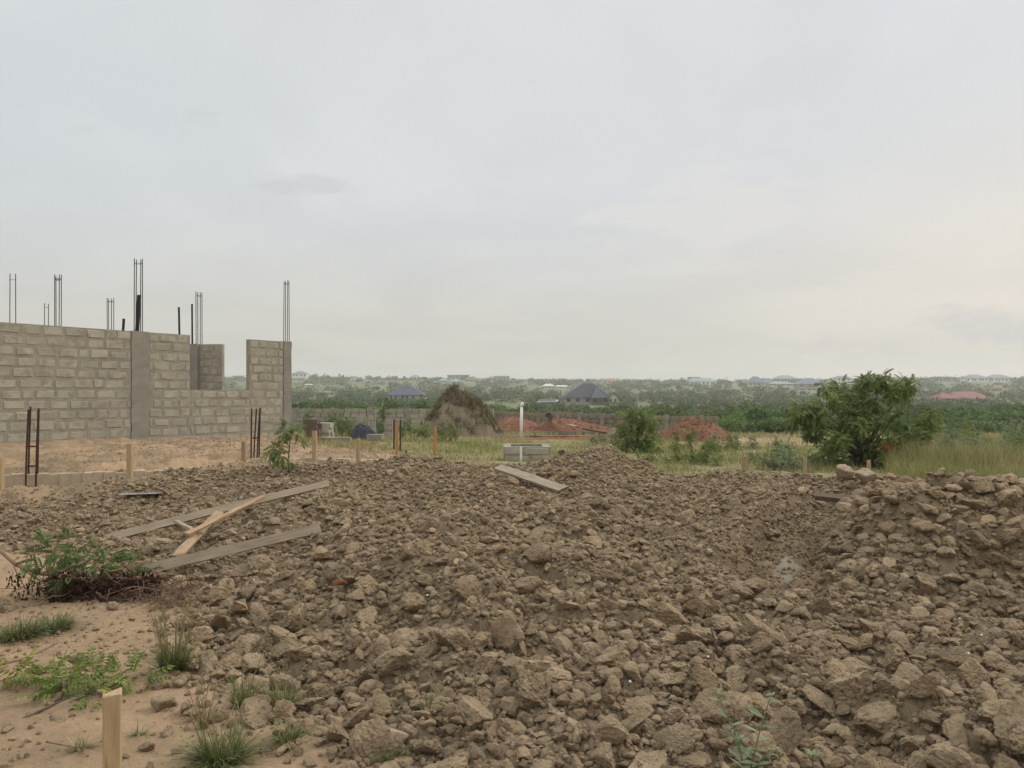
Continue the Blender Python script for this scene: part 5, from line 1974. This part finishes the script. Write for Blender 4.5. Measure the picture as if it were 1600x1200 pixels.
# block chamber in the grass
ch = thing('inspection_chamber', 'low square grey block chamber in the grass behind the crest', 'chamber', tuple(pz(823, 723, 14.9)))
z0_ = CZ - (724 - CY) * 14.6 / F
zt_ = CZ - (698 - CY) * 14.6 / F
xa, xb = (787 - CX) / F * 14.6, (860 - CX) / F * 14.6
mb = MB()
mb.box(((xa + xb) / 2, 14.6, (z0_ + zt_) / 2), (xb - xa, .14, zt_ - z0_))
mb.box(((xa + xb) / 2, 15.5, (z0_ + zt_) / 2), (xb - xa, .14, zt_ - z0_))
mb.box((xa + .07, 15.05, (z0_ + zt_) / 2 - .004), (.14, .758, zt_ - z0_))
mb.box((xb - .07, 15.05, (z0_ + zt_) / 2 - .004), (.14, .758, zt_ - z0_))
mb.build('wall', M['mortar'], ch)
bb = MB()
rr_ = np.random.default_rng(9)
for r_ in range(2):
    for (a_, b_) in (((0, .36), (.38, .88)) if r_ else ((0, .5), (.52, .88))):
        hh_ = (zt_ - z0_) / 2
        block_face(bb, np.array([xa + a_ + .01, 14.53, z0_ + r_ * hh_ + .01]), np.array([1., 0, 0]), np.array([0, 0, 1.]), b_ - a_ - .02, hh_ - .018, .008, rr_)
bb.build('block_facing', M['block_pale'], ch)
tag(MB().tube([pz(814, 722, 14.45), pz(814, 698, 14.45)], .022, 8).build('marker_pipe', M['white_pipe']), 'short white pipe standing against the block chamber', 'pipe')

# vent pipe
vp = thing('vent_pipe', 'white upright vent pipe with a bent top in front of the red earth', 'pipe', tuple(pz(814.5, 684, 28)))
MB().tube([pz(814.5, 690, 28), pz(814.5, 660, 28), pz(815, 633, 28)], .055, 10).build('pipe', M['white_pipe'], vp, smooth=True)
MB().tube([pz(815, 635.5, 28), pz(815.2, 632.8, 28), pz(816.5, 631.2, 28), pz(818.6, 630.6, 28)], [.066, .068, .068, .066], 10).build('elbow', M['white_pipe'], vp, smooth=True)
# dark post pair on the red earth
for q, lab in ((857.5, 'dark post with a rag on the red earth, left of its pair'), (861, 'thin dark post on the red earth, right of its pair')):
    a, b = pz(q, 668, 33), pz(q, 644 if q < 860 else 648, 33)
    m = MB().tube([a, b], .035, 6)
    if q < 860:
        m.box(pz(q, 649, 32.97), (.22, .05, .2), jit=.03)
    tag(m.build('post', M['pole_dark']), lab, 'post')


# ------------------------------------------------------------------ boundary walls
def bwall(name, label, pts, mat, courses=8, posts=0):
    """pts: (px, ytop, D) along the wall"""
    Ps = [pz(a, b, c) for a, b, c in pts]
    mid_ = Ps[len(Ps) // 2]
    th = thing(name, label, 'wall', (mid_[0], mid_[1], mid_[2] - 1.8))
    mb, jb, pb = MB(), MB(), MB()
    for i in range(len(Ps) - 1):
        a, b = Ps[i], Ps[i + 1]
        L = np.linalg.norm((b - a)[:2])
        e = (b - a)[:2] / L
        nn = np.array([-e[1], e[0]])
        if nn[1] < 0:
            nn = -nn
        rr = np.random.default_rng(i + 40)
        rt_ = np.stack([np.array([*e, 0]), np.array([*nn, 0]), np.array([0, 0, 1.0])], 1)
        zt = (a[2] + b[2]) / 2
        c = (a + b) / 2
        jb.box((c[0] + nn[0] * .09, c[1] + nn[1] * .09, zt - 1.25), (L, .12, 2.4), rt_)
        for k in range(courses):
            x = -rr.uniform(0, .4)
            while x < L:
                w = rr.uniform(.42, .48)
                a_, b_ = max(0, x), min(L, x + w)
                if b_ - a_ > .08 and not (k == 0 and rr.random() < .02):
                    o = a[:2] + e * (a_ + b_) / 2
                    zc = a[2] + (b[2] - a[2]) * (a_ + b_) / 2 / L - .245 * (k + .5)
                    mb.box((o[0], o[1], zc), (b_ - a_ - .025, .14, .22), rt_, jit=.006)
                x += w + .02
        for j in range(posts):
            t = (j + .5) / posts
            o = a[:2] + e * L * t
            pb.box((o[0] - nn[0] * .03, o[1] - nn[1] * .03, a[2] + (b[2] - a[2]) * t - 1.0), (.22, .16, 2.1), rt_)
    jb.build('core', M['mortar'], th)
    mb.build('blockwork', mat, th)
    if posts:
        vv, ff, _ = pb.arrays()
        for k in range(len(vv) // 8):
            obj('pillar', vv[k * 8:(k + 1) * 8], [tuple(i - 0 for i in q) for q in ff[:6]], M['concrete'], th)
    return th


bwall('boundary_wall', 'long grey block boundary wall running from house corner to the mound', [(380, 638.5, 46), (668, 638.5, 43), (771, 638, 42)], M['wall_grey'], posts=5)
bwall('boundary_wall', 'dark stretch of boundary wall set back behind the red earth', [(772, 641.5, 52), (862, 646, 50)], M['wall_brown'])
bwall('boundary_wall', 'brown boundary wall behind the red heap and the round bush', [(856, 643, 43), (960, 648, 41), (1122, 650.5, 41)], M['wall_brown'], posts=3)


# ------------------------------------------------------------------ far houses
def hip_roof(mb, x0, x1, y0, y1, ze, zr, inset, over=.5):
    x0, x1, y0, y1 = x0 - over, x1 + over, y0 - over, y1 + over
    ym = (y0 + y1) / 2
    a, b = (inset, inset) if np.isscalar(inset) else inset
    V = [(x0, y0, ze), (x1, y0, ze), (x1, y1, ze), (x0, y1, ze), (x0 + a, ym, zr), (x1 - b, ym, zr), (x0, y0, ze - .18), (x1, y0, ze - .18), (x1, y1, ze - .18), (x0, y1, ze - .18)]
    mb.add(V, [(0, 1, 5, 4), (1, 2, 5), (2, 3, 4, 5), (3, 0, 4), (6, 7, 1, 0), (7, 8, 2, 1), (8, 9, 3, 2), (9, 6, 0, 3), (9, 8, 7, 6)])


HOUSE_BOX = []


def house_far(label, px0, px1, yr, ye, yb, D, roof, wall, nwin=3, name='house', cat='house', inset=.42, group=None, flat=False, win='dark_open', storeys=1, depth=None, extra=None, wh=.45):
    x0, x1 = (px0 - CX) / F * D, (px1 - CX) / F * D
    ze, zr, zb = [CZ - (q - CY) * D / F for q in (ye, yr, yb)]
    w = x1 - x0
    dp = depth or max(5.0, w * .6)
    y0, y1 = D, D + dp
    HOUSE_BOX.append((px0, px1, D, dp, 100 if D > 300 else 24))
    th = thing(name, label, cat, ((x0 + x1) / 2, D, zb), group)
    gz = min(zb, float(H0((x0 + x1) / 2, D))) - 1.5
    m = MB()
    m.box(((x0 + x1) / 2, (y0 + y1) / 2, (gz + ze) / 2 - .1), (w, dp, ze - gz))
    m.build('wall', M[wall], th)
    r = MB()
    if flat:
        r.box(((x0 + x1) / 2, (y0 + y1) / 2, (ze + zr) / 2), (w + .8, dp + .8, max(.25, zr - ze)))
    else:
        ins = inset * w if np.isscalar(inset) else (inset[0] * w, inset[1] * w)
        hip_roof(r, x0, x1, y0, y1, ze, zr, ins)
    r.build('roof', M[roof], th)
    hs = (ze - zb) / storeys
    for s_ in range(storeys):
        for k in range(nwin):
            t = (k + .5) / nwin + rng.uniform(-.04, .04)
            wm = MB()
            ww = min(1.4, w / nwin * .42)
            wm.box((x0 + w * t, y0 - .03, zb + hs * (s_ + .52)), (ww, .1, hs * wh))
            wm.build('window', M[win], th)
    return th, (x0, x1, y0, y1, ze, zr, zb)


# middle distance
house_far('blue slate hip roofed bungalow in the scrub left of the earth mound', 605, 661, 601.5, 617, 625, 255, 'roof_slate_blue', 'paint_tan', 6, inset=.44, wh=.6)
bh, (x0, x1, y0, y1, ze, zr, zb) = house_far('big dark roofed unpainted bungalow standing in the green scrub at centre', 882, 953, 598.5, 621, 630, 215, 'roof_slate', 'paint_tan', 5, inset=(.48, .40), wh=.55)
r = MB()
q0, q1 = pz(925, 621.5, 211), pz(946, 621.5, 211)
hip_roof(r, q0[0], q1[0], 211, 222, q0[2], CZ - (603 - CY) * 213 / F, 2.0, .2)
r.build('roof', M['roof_slate'], bh)
# gabled porch on its right
g0, g1 = pz(952, 630, 212), pz(965, 630, 212)
zg, zp = CZ - (621 - CY) * 212 / F, CZ - (613.5 - CY) * 212 / F
gm = (g0[0] + g1[0]) / 2
V = [(g0[0], 212, g0[2] - 2), (g1[0], 212, g0[2] - 2), (g1[0], 212, zg), (gm, 212, zp - .12), (g0[0], 212, zg), (g0[0], 219, g0[2] - 2), (g1[0], 219, g0[2] - 2), (g1[0], 219, zg), (gm, 219, zp - .12), (g0[0], 219, zg)]
obj('porch', V, [(0, 1, 2, 3, 4), (9, 8, 7, 6, 5), (0, 5, 6, 1), (1, 6, 7, 2), (4, 9, 5, 0), (2, 7, 8, 3), (3, 8, 9, 4)], M['paint_cream'], bh)
V = [(g0[0] - .4, 211.5, zg - .25), (gm, 211.5, zp + .05), (g1[0] + .4, 211.5, zg - .25), (g0[0] - .4, 219.5, zg - .25), (gm, 219.5, zp + .05), (g1[0] + .4, 219.5, zg - .25)]
V2 = [(a, b, c + .14) for a, b, c in V]
obj('porch_roof', V + V2, [(0, 1, 4, 3), (1, 2, 5, 4), (6, 9, 10, 7), (7, 10, 11, 8), (0, 6, 7, 1), (1, 7, 8, 2), (3, 4, 10, 9), (4, 5, 11, 10), (0, 3, 9, 6), (2, 8, 11, 5)], M['roof_slate'], bh)
for q in (954.5, 961.5):
    MB().box(pz(q, 626, 211.95), (.55, .1, .9)).build('window', M['dark_open'], bh)
rh, dims = house_far('red hip roofed bungalow inside a grey compound wall far right', 1486, 1550, 611.5, 623, 632, 250, 'roof_red', 'paint_grey', 7, inset=.30, wh=.3)
r = MB()
q0, q1 = pz(1473, 622.5, 247), pz(1488, 622.5, 247)
hip_roof(r, q0[0], q1[0] + 2.5, 248, 258, q0[2], CZ - (612 - CY) * 250 / F, 3.4, .3)
r.build('roof', M['roof_red'], rh)
m = MB()
m.box(((q0[0] + q1[0]) / 2, 253, q0[2] - 2.2), (q1[0] - q0[0], 9, 4))
m.build('wing', M['paint_grey'], rh)
MB().box(pz(1481.5, 624.5, 248.4), (1.7, .1, .9)).build('window', M['dark_open'], rh)
cw = MB()
c0_, c1_ = pz(1436, 625.5, 240), pz(1556, 627.5, 240)
cw.box(((c0_[0] + c1_[0]) / 2, 240, c0_[2] - 1.6), (c1_[0] - c0_[0], .2, 3.2))
tag(cw.build('compound_wall', M['paint_grey']), 'pale compound wall in front of the red roofed bungalow', 'wall')
for q in (1436.5, 1449, 1453):
    m = MB().box(pz(q, 627.5, 239.7), (.5, .25, 1.2), jit=.05)
    tag(m.build('gate_post', M['pole_dark']), 'dark post against the pale compound wall of the red roofed bungalow', 'post', 'dark posts at the compound wall')
sh = thing('shed', 'low shed with a bright blue sheet roof in scrub left of the dark roofed bungalow', 'shed', tuple(pz(855, 630, 160)))
a, b = pz(839, 627.8, 160), pz(871, 627.2, 160)
a2, b2 = pz(846, 624.6, 164), pz(872, 624.6, 164)
V = [a, b, b2, a2] + [q - np.array([0, 0, .12]) for q in (a, b, b2, a2)]
obj('roof', V, [(0, 1, 2, 3), (7, 6, 5, 4), (0, 4, 5, 1), (1, 5, 6, 2), (2, 6, 7, 3), (3, 7, 4, 0)], M['roof_sheet'], sh)
MB().box(pz(856, 632, 162), (3.4, 2.4, 2.2)).build('wall', M['paint_tan'], sh)
# white pillared frame behind the big bush
fr = thing('pillared_frame', 'white pillared building frame glimpsed behind the left of the big bush', 'building', tuple(pz(1293, 630, 170)))
MB().box(pz(1293, 615.5, 170), (2.9, 2.4, .35)).build('roof_slab', M['paint_white'], fr)
for q in (1285, 1289.5, 1294, 1299.5):
    MB().box(pz(q, 624, 169.2 if q in (1285, 1299.5) else 170.8), (.25, .25, 2.4)).build('pillar', M['paint_white'], fr)

# the ridge: (label, px0, px1, y ridge, y eave, y base, D, roof, wall, windows, options)
RIDGE = [
    ('pale house with a grey hip roof on the skyline beside the block house corner', 456, 479, 579.5, 584, 589, 660, 'roof_grey', 'paint_white', 4, {}),
    ('long pale low building below the skyline house beside the block house corner', 455, 476, 590.5, 591.2, 598, 590, 'roof_cream', 'paint_grey', 0, dict(flat=True)),
    ('tiny white cottage low on the far slope near the block house corner', 476, 486, 599.5, 601, 603.5, 460, 'roof_cream', 'paint_white', 1, {}),
    ('second tiny white cottage right of the first on the far slope', 495, 502, 600.5, 602, 604, 455, 'roof_grey', 'paint_white', 1, {}),
    ('white ruin low in the scrub below the tiny cottages', 508, 522, 613.5, 614.2, 617.5, 330, 'roof_grey', 'paint_grey', 2, dict(flat=True)),
    ('small white block on the ridge right of the dark tanks', 549, 554, 589.8, 590.5, 594.5, 600, 'roof_cream', 'paint_white', 1, dict(flat=True)),
    ('pale gabled cottage on the ridge left of the long cream terrace', 569, 580, 593, 595.5, 598, 580, 'roof_grey', 'paint_cream', 1, {}),
    ('long cream terrace with a row of dark windows on the ridge', 596, 658, 591.5, 592.8, 599, 590, 'roof_brown', 'paint_cream', 13, dict(flat=True)),
    ('light teal roof rising behind the right end of the cream terrace', 640, 657, 585.8, 589.5, 593, 650, 'roof_teal', 'paint_white', 3, {}),
    ('left and smaller of the two light blue roofs on the ridge', 685, 700, 591.2, 594.8, 599, 570, 'roof_blue', 'paint_cream', 3, dict(inset=.47)),
    ('right and larger of the two light blue roofs on the ridge', 702, 720, 592, 596, 600, 560, 'roof_blue', 'paint_cream', 3, dict(inset=.47)),
    ('long pinkish two level block on the skyline above the light blue roofs', 699, 732, 585.8, 587, 594, 670, 'roof_grey', 'paint_pink', 5, dict(flat=True, storeys=2)),
    ('brown hip roof on the ridge right of the light blue roofs', 726, 747, 588.5, 594, 598.5, 600, 'roof_brown', 'paint_pink', 3, {}),
    ('flat grey skyline building with a white parapet right of the earth mound', 772, 796, 587.2, 588.2, 594.5, 660, 'roof_cream', 'paint_grey', 5, dict(flat=True, storeys=2)),
    ('brownish roof touching the left end of the flat grey skyline building', 760, 776, 588.5, 591.5, 596, 650, 'roof_brown', 'paint_pink', 2, {}),
    ('white walled house with a stepped cream roof, left of a matching pair', 848, 866, 599.5, 603.2, 607.5, 420, 'roof_cream', 'paint_white', 4, dict(inset=.35)),
    ('white walled house with a plain cream roof, right of a matching pair', 870, 886, 601.8, 604, 607.5, 415, 'roof_cream', 'paint_white', 4, dict(inset=.1)),
    ('grey blue roof just behind the peak of the dark roofed bungalow', 896, 926, 596, 603, 608, 480, 'roof_slate_blue', 'paint_grey', 3, dict(inset=.35)),
    ('orange red roof on the ridge right of the dark roofed bungalow', 950, 961, 591, 595.3, 599, 580, 'roof_orange', 'paint_cream', 2, dict(inset=.1)),
    ('narrow two storey pale house beside the orange red roof', 942, 949, 596, 597, 603, 540, 'roof_cream', 'paint_cream', 2, dict(flat=True, storeys=2)),
    ('grey roof on the skyline left of the orange red roof', 934, 949, 591, 594.2, 597.5, 640, 'roof_grey', 'paint_pink', 2, {}),
    ('low bright white shed on the slope left of the green roofed hall', 1051, 1061, 604, 604.8, 606.8, 440, 'roof_cream', 'paint_white', 0, dict(flat=True)),
    ('large pale green roofed hall with white walls on the ridge', 1078, 1120, 590.5, 596, 602, 560, 'roof_teal', 'paint_white', 7, dict(inset=.2)),
    ('raised green roof block above the left end of the green roofed hall', 1077, 1093, 589, 591, 596, 580, 'roof_teal', 'paint_grey', 2, dict(flat=True)),
    ('blue hip roofed house with white walls right of the dirt track', 1170, 1194, 588, 597.5, 603.5, 520, 'roof_grey_blue', 'paint_cream', 4, dict(inset=.38)),
    ('lower blue wing of the house right of the dirt track', 1190, 1210, 591, 598, 603.5, 515, 'roof_grey_blue', 'paint_cream', 4, dict(inset=.3)),
    ('tall house with a grey green hip roof between the blue roofed houses', 1213, 1246, 586, 591.5, 600, 580, 'roof_teal', 'paint_pink', 6, dict(inset=.32)),
    ('low teal roof in front of the tall grey green roofed house', 1206, 1238, 595.8, 599.8, 605, 500, 'roof_teal', 'paint_tan', 3, dict(inset=.2)),
    ('two storey house with a broad blue roof just left of the big bush', 1249, 1289, 590.5, 600, 611.5, 400, 'roof_grey_blue', 'paint_pink', 4, dict(inset=.4, storeys=2, wh=.3)),
    ('white gabled house on the ridge above the left of the big bush', 1307, 1330, 587, 590.5, 596, 560, 'roof_grey', 'paint_white', 3, dict(inset=.25)),
    ('low grey building with a few dark windows on the right hand ridge', 1462, 1486, 588.6, 589.4, 596.5, 570, 'roof_grey', 'paint_grey', 4, dict(flat=True)),
    ('long grey wall like building joining the two ridge houses at right', 1486, 1510, 590, 590.8, 596.5, 575, 'roof_grey', 'paint_grey', 2, dict(flat=True)),
    ('left half of the twin hip roofed mansion on the right hand ridge', 1511, 1545, 585, 590.5, 596.5, 560, 'roof_grey', 'paint_white', 6, dict(inset=.33)),
    ('right half of the twin hip roofed mansion on the right hand ridge', 1548, 1581, 584.8, 590.5, 596.5, 560, 'roof_grey', 'paint_white', 6, dict(inset=.33)),
    ('unfinished orange block house on the slope below the twin roofed mansion', 1549, 1566, 606, 607, 613.5, 380, 'orange_wall', 'orange_wall', 4, dict(flat=True)),
]
for lab, a, b, yr, ye, yb, D_, rf, wl_, nw, kw in RIDGE:
    house_far(lab, a, b, yr, ye, yb, D_, rf, wl_, nw, group='houses on the far ridge', **kw)

# dark tanks, poles
for q, yt, lab in ((530.5, 584, 'taller of two dark water tanks on stands on the far ridge'), (536.5, 585.8, 'shorter of two dark water tanks on stands on the far ridge'), (1586, 588.8, 'dark water tank right of the twin roofed mansion')):
    b = pz(q, 593, 610)
    t_ = thing('water_tank', lab, 'water tank', tuple(b))
    top = pz(q, yt, 610)
    MB().tube([top - np.array([0, 0, 1.5]), top - np.array([0, 0, .3]), top], [.75, .75, .35], 10).build('tank', M['pole_dark'], t_, smooth=True)
    mm = MB()
    for s_ in (-.5, .5):
        mm.box((b[0] + s_, 610, (b[2] - 1 + top[2] - 1.5) / 2), (.15, .8, top[2] - 1.5 - b[2] + 1))
    mm.build('stand', M['pole_dark'], t_)
for q, yt in ((1136, 589), (1401.5, 586.5), (1408.5, 588), (1414, 588.5), (1426.5, 587.5), (1445, 587.3), (1447.5, 588), (1461, 586.8), (1478, 585.5), (1493.5, 585.8), (1518.5, 603)):
    D_ = 640 if yt < 600 else 330
    b, top = pz(q, 597 if yt < 600 else 611, D_), pz(q, yt, D_)
    t_ = thing('utility_pole', 'lone dark utility pole on the skyline by the green roofed hall' if q < 1200 else 'utility pole on the slope below the twin roofed mansion' if q > 1510 else 'thin dark utility pole on the skyline right of the big bush', 'utility pole', tuple(b), 'utility poles along the ridge')
    MB().tube([b - np.array([0, 0, 1]), top], [.16, .12], 6).build('pole', M['pole_dark'], t_)
    MB().box(top - np.array([0, 0, .5]), (1.7, .12, .14)).build('crossarm', M['pole_dark'], t_)


# ------------------------------------------------------------------ scrub and trees
def bush_mesh(seed, n, size, lobes=7, h=.8, squash=.8):
    """unit bush about 1 m in radius, base at z 0"""
    rr = np.random.default_rng(seed)
    cs = [np.array([rr.normal(0, .42), rr.normal(0, .42), rr.uniform(.3, 1.0) * h]) for _ in range(lobes)]
    rs = rr.uniform(.28, .52, lobes)
    P, Dv = [], []
    per = n // lobes
    for c, r in zip(cs, rs):
        d = rr.normal(size=(per, 3))
        d /= np.linalg.norm(d, axis=1)[:, None]
        P.append(c + d * (r * (.45 + .55 * rr.random(per) ** .4))[:, None])
        Dv.append(d + rr.normal(0, .5, (per, 3)))
    P, Dv = np.concatenate(P), np.concatenate(Dv)
    P[:, 2] = np.maximum(P[:, 2], .03)
    m = frames(Dv, rr.uniform(-1.2, 1.2, len(P))) * (size * rr.uniform(.6, 1.3, len(P)))[:, None, None]
    v, f = inst(*LEAF, m, P)
    t = np.repeat(np.clip(rr.normal(.12, .2, len(P)), 0, 1), 4)
    return v, f, t


def trunk_mesh(seed, h=.7):
    rr = np.random.default_rng(seed)
    m = MB()
    for i in range(4):
        a = rr.uniform(0, 6.28)
        m.tube([(0, 0, -.3), (math.cos(a) * .08, math.sin(a) * .08, h * .4), (math.cos(a) * .35, math.sin(a) * .35, h)], [.06, .045, .015], 5)
    return m.arrays()


BUSHES = [bush_mesh(600 + i, 1500, .15) for i in range(8)]
bush_me = [mesh_np('crown', v, f, M['leaf_dark'], t) for v, f, t in BUSHES]
bush_tr = []
for i in range(3):
    v, f, _ = trunk_mesh(700 + i)
    bush_tr.append(mesh_np('trunk', v, f, M['bark']))


def put_bush(name, label, cat, group, x, y, s, h, i, sink=.1, mats=None):
    z = float(H0(x, y))
    th = thing(name, label, cat, (x, y, z - sink), group)
    c = bpy.data.objects.new('crown', bush_me[i % len(bush_me)])
    C.objects.link(c)
    c.parent = th
    t = bpy.data.objects.new('trunk', bush_tr[i % 3])
    C.objects.link(t)
    t.parent = th
    th.scale = (s, s, h)
    th.rotation_euler = (0, 0, rng.uniform(0, 6.28))


# the near belt of thicket beyond the boundary wall
GB = 'bushes of the thicket beyond the boundary wall'
nb = 0
for row, (D0, D1, cnt, h0, h1) in enumerate(((56, 68, 46, .8, 1.75), (72, 90, 46, 1.0, 2.0), (92, 130, 50, 1.0, 2.25))):
    for k in range(cnt):
        px_ = 440 + (k + rng.uniform(.1, .9)) * (1240 / cnt)
        D_ = rng.uniform(D0, D1)
        if 775 < px_ < 1130 and row == 0 and rng.random() < .35:
            continue
        hh = rng.uniform(h0, h1) + (.35 if px_ < 720 else 0)
        put_bush('bush', 'dense green bush in the thicket beyond the boundary wall', 'bush', GB, (px_ - CX) / F * D_, D_, rng.uniform(1.1, 2.5), hh, nb)
        nb += 1
# bigger clumps on the right, in front of the valley
for k, (px_, yt, D_, s_) in enumerate(((1150, 640, 44, 1.2), (1168, 634, 45, 1.5), (1190, 633, 46, 1.5), (1212, 630, 46, 1.7), (1232, 634, 45, 1.5), (1138, 652, 43, 1.0), (1200, 650, 42, 1.3), (1225, 652, 42, 1.2), (1178, 655, 42, 1.2),
                                       (1490, 640, 50, 1.9), (1512, 637, 50, 2.0), (1535, 642, 49, 1.8), (1560, 642, 50, 2.0), (1590, 640, 50, 2.2), (1620, 645, 50, 2.0), (1475, 648, 47, 1.4), (1460, 662, 44, 1.3), (1500, 658, 45, 1.7), (1530, 660, 44, 1.6), (1565, 662, 43, 1.6), (1600, 664, 43, 1.7), (1440, 668, 42, 1.2))):
    x_ = (px_ - CX) / F * D_
    zt = CZ - (yt - CY) * D_ / F
    h_ = max(.8, (zt - float(H0(x_, D_)) + .1) / 1.25)
    put_bush('bush', 'large dark bush standing at the far edge of the field right of centre', 'bush', 'bushes at the far edge of the field', x_, D_, s_, h_, k + 3)

# trees that stand up from the skyline and the slope: (px, y top, radius px, D)
RT = [(490, 583, 7, 640), (505, 584, 7, 640), (513, 584.5, 5, 640), (541, 588.5, 6, 640), (575, 588.5, 6, 640), (590, 586.5, 6, 640), (606, 586.5, 6, 650), (632, 586, 4, 650), (665, 586.5, 8, 620), (682, 588.3, 6, 640), (724, 586.5, 4, 660),
      (738, 588.5, 7, 660), (830, 590, 9, 690), (846, 591, 5, 690), (868, 591.5, 4, 680), (880, 591.2, 5, 680), (975, 591.5, 4, 680), (983, 592.5, 6, 680), (1001, 592, 4, 680), (1010, 592.5, 8, 680), (1017, 592.5, 6, 680), (1028, 600, 8, 470), (1044, 600, 6, 470),
      (1049, 591.5, 6, 680), (1062, 589.2, 6, 620), (1073, 595, 5, 600), (1128, 591.5, 9, 560), (1140, 594, 7, 570), (1105, 590, 5, 575), (1155, 597, 9, 480), (1126, 612, 12, 330), (1112, 613, 10, 330), (1138, 613, 9, 330), (920, 590.5, 5, 690), (1180, 592, 5, 600),
      (1560, 600, 6, 480), (1590, 594, 9, 520), (1596, 606, 8, 350), (1372, 592, 6, 620), (1430, 592.5, 9, 640), (1500, 607, 9, 330), (1450, 609, 10, 330), (545, 612, 12, 330), (590, 606, 10, 400), (740, 607, 9, 400), (690, 610, 8, 340), (793, 607, 12, 350), (1060, 607, 8, 430), (1256, 612, 8, 330), (1235, 611, 8, 340), (560, 597, 8, 560)]
bush_far = [mesh_np('crown', v, f, M['leaf_ridge'], t) for v, f, t in [bush_mesh(800 + i, 460, .26, 6, .75) for i in range(5)]]
for k, (px_, yt, r_, D_) in enumerate(RT):
    x_ = (px_ - CX) / F * D_
    zt = CZ - (yt - CY) * D_ / F
    zb = float(H0(x_, D_))
    th = thing('tree', 'round dark tree standing on the far hillside', 'tree', (x_, D_, zb - .3), 'trees on the far hillside')
    c = bpy.data.objects.new('crown', bush_far[k % 5])
    C.objects.link(c)
    c.parent = th
    t = bpy.data.objects.new('trunk', bush_tr[k % 3])
    C.objects.link(t)
    t.parent = th
    s_ = r_ / F * D_ * .95
    th.scale = (s_, s_, max(2.0, (zt - zb) / 1.2))


def scrubland():
    """the unbroken scrub of the valley and the far slope"""
    protos = {0: [bush_mesh(900 + i, 420, .25, 6) for i in range(5)], 1: [bush_mesh(920 + i, 120, .42, 5) for i in range(5)], 2: [bush_mesh(940 + i, 36, .7, 4) for i in range(5)]}
    parts = []
    for (D0, D1, n, lvl, r0, r1, h0, h1) in ((95, 170, 420, 0, 1.2, 2.2, 1.1, 2.0), (170, 330, 1300, 1, 1.3, 2.6, 1.2, 2.2), (330, 740, 3600, 2, 1.4, 3.0, 1.0, 2.3)):
        D = np.sqrt(rng.uniform(D0 ** 2, D1 ** 2, n))
        px = rng.uniform(-250, 1850, n)
        x = (px - CX) / F * D
        keep = fbm(x * .025, D * .025, 191, 3) > -.28
        keep &= ~((np.abs(px - np.interp(D, [150, 250, 330, 420, 560, 700], [1190, 1172, 1160, 1152, 1147, 1142])) < 6) & (D > 150))
        for (a, b, yy, dd) in ((600, 665, 0, 255), (878, 970, 0, 215), (1430, 1560, 0, 240), (1283, 1303, 0, 170), (836, 874, 0, 160), (1247, 1290, 0, 400), (846, 888, 0, 415)):
            keep &= ~((px > a) & (px < b) & (D > dd - (22 if dd < 300 else 12)) & (D < dd + 25))
        for q in HOUSE_BOX:
            keep &= ~((px > q[0] - 3) & (px < q[1] + 3) & (D > q[2] - q[4]) & (D < q[2] + q[3] + 4))
        D, x = D[keep], x[keep]
        z = H0(x, D) - .15
        which = rng.integers(0, 5, len(x))
        s = rng.uniform(r0, r1, len(x))
        hgt = rng.uniform(h0, h1, len(x))
        bt = np.clip(.1 + .9 * fbm(x * .03, D * .03, 201, 3) + rng.normal(0, .22, len(x)), 0, .9)
        for i in range(5):
            m = which == i
            tv, tf, tt = protos[lvl][i]
            a = rng.uniform(0, 6.28, m.sum())
            ca, sa, o = np.cos(a), np.sin(a), np.zeros(m.sum())
            mat = np.stack([np.stack([ca * s[m], -sa * s[m], o], 1), np.stack([sa * s[m], ca * s[m], o], 1), np.stack([o, o, hgt[m]], 1)], 1)
            v, f = inst(tv, tf, mat, np.stack([x[m], D[m], z[m]], 1))
            parts.append((v, f, np.clip(np.tile(tt, m.sum()) * .5 + np.repeat(bt[m], len(tv)), 0, 1)))
    v, f, t = merge(parts)
    tag(obj('scrubland', v, f, M['leaf_far'], tint=t), 'unbroken green scrub covering the valley and far slope', 'scrub', kind='stuff')


scrubland()

# ------------------------------------------------------------------ the hazy air
HZ = 1560.0
mb = MB().box((0, 0, 10), (2 * HZ, 2 * HZ, 84))
hm = bpy.data.materials.new('hazy_air')
hm.use_nodes = True
hn, hl = hm.node_tree.nodes, hm.node_tree.links
hn.clear()
ho = hn.new("ShaderNodeOutputMaterial")
hv = hn.new("ShaderNodeVolumePrincipled")
hv.inputs["Color"].default_value = (.93, .93, .92, 1)
hv.inputs["Density"].default_value = .00062
hv.inputs["Anisotropy"].default_value = .25
hl.new(hv.outputs[0], ho.inputs["Volume"])
hz_o = mb.build('haze', hm)
tag(hz_o, 'thin pale haze over the valley', 'haze', kind='stuff')
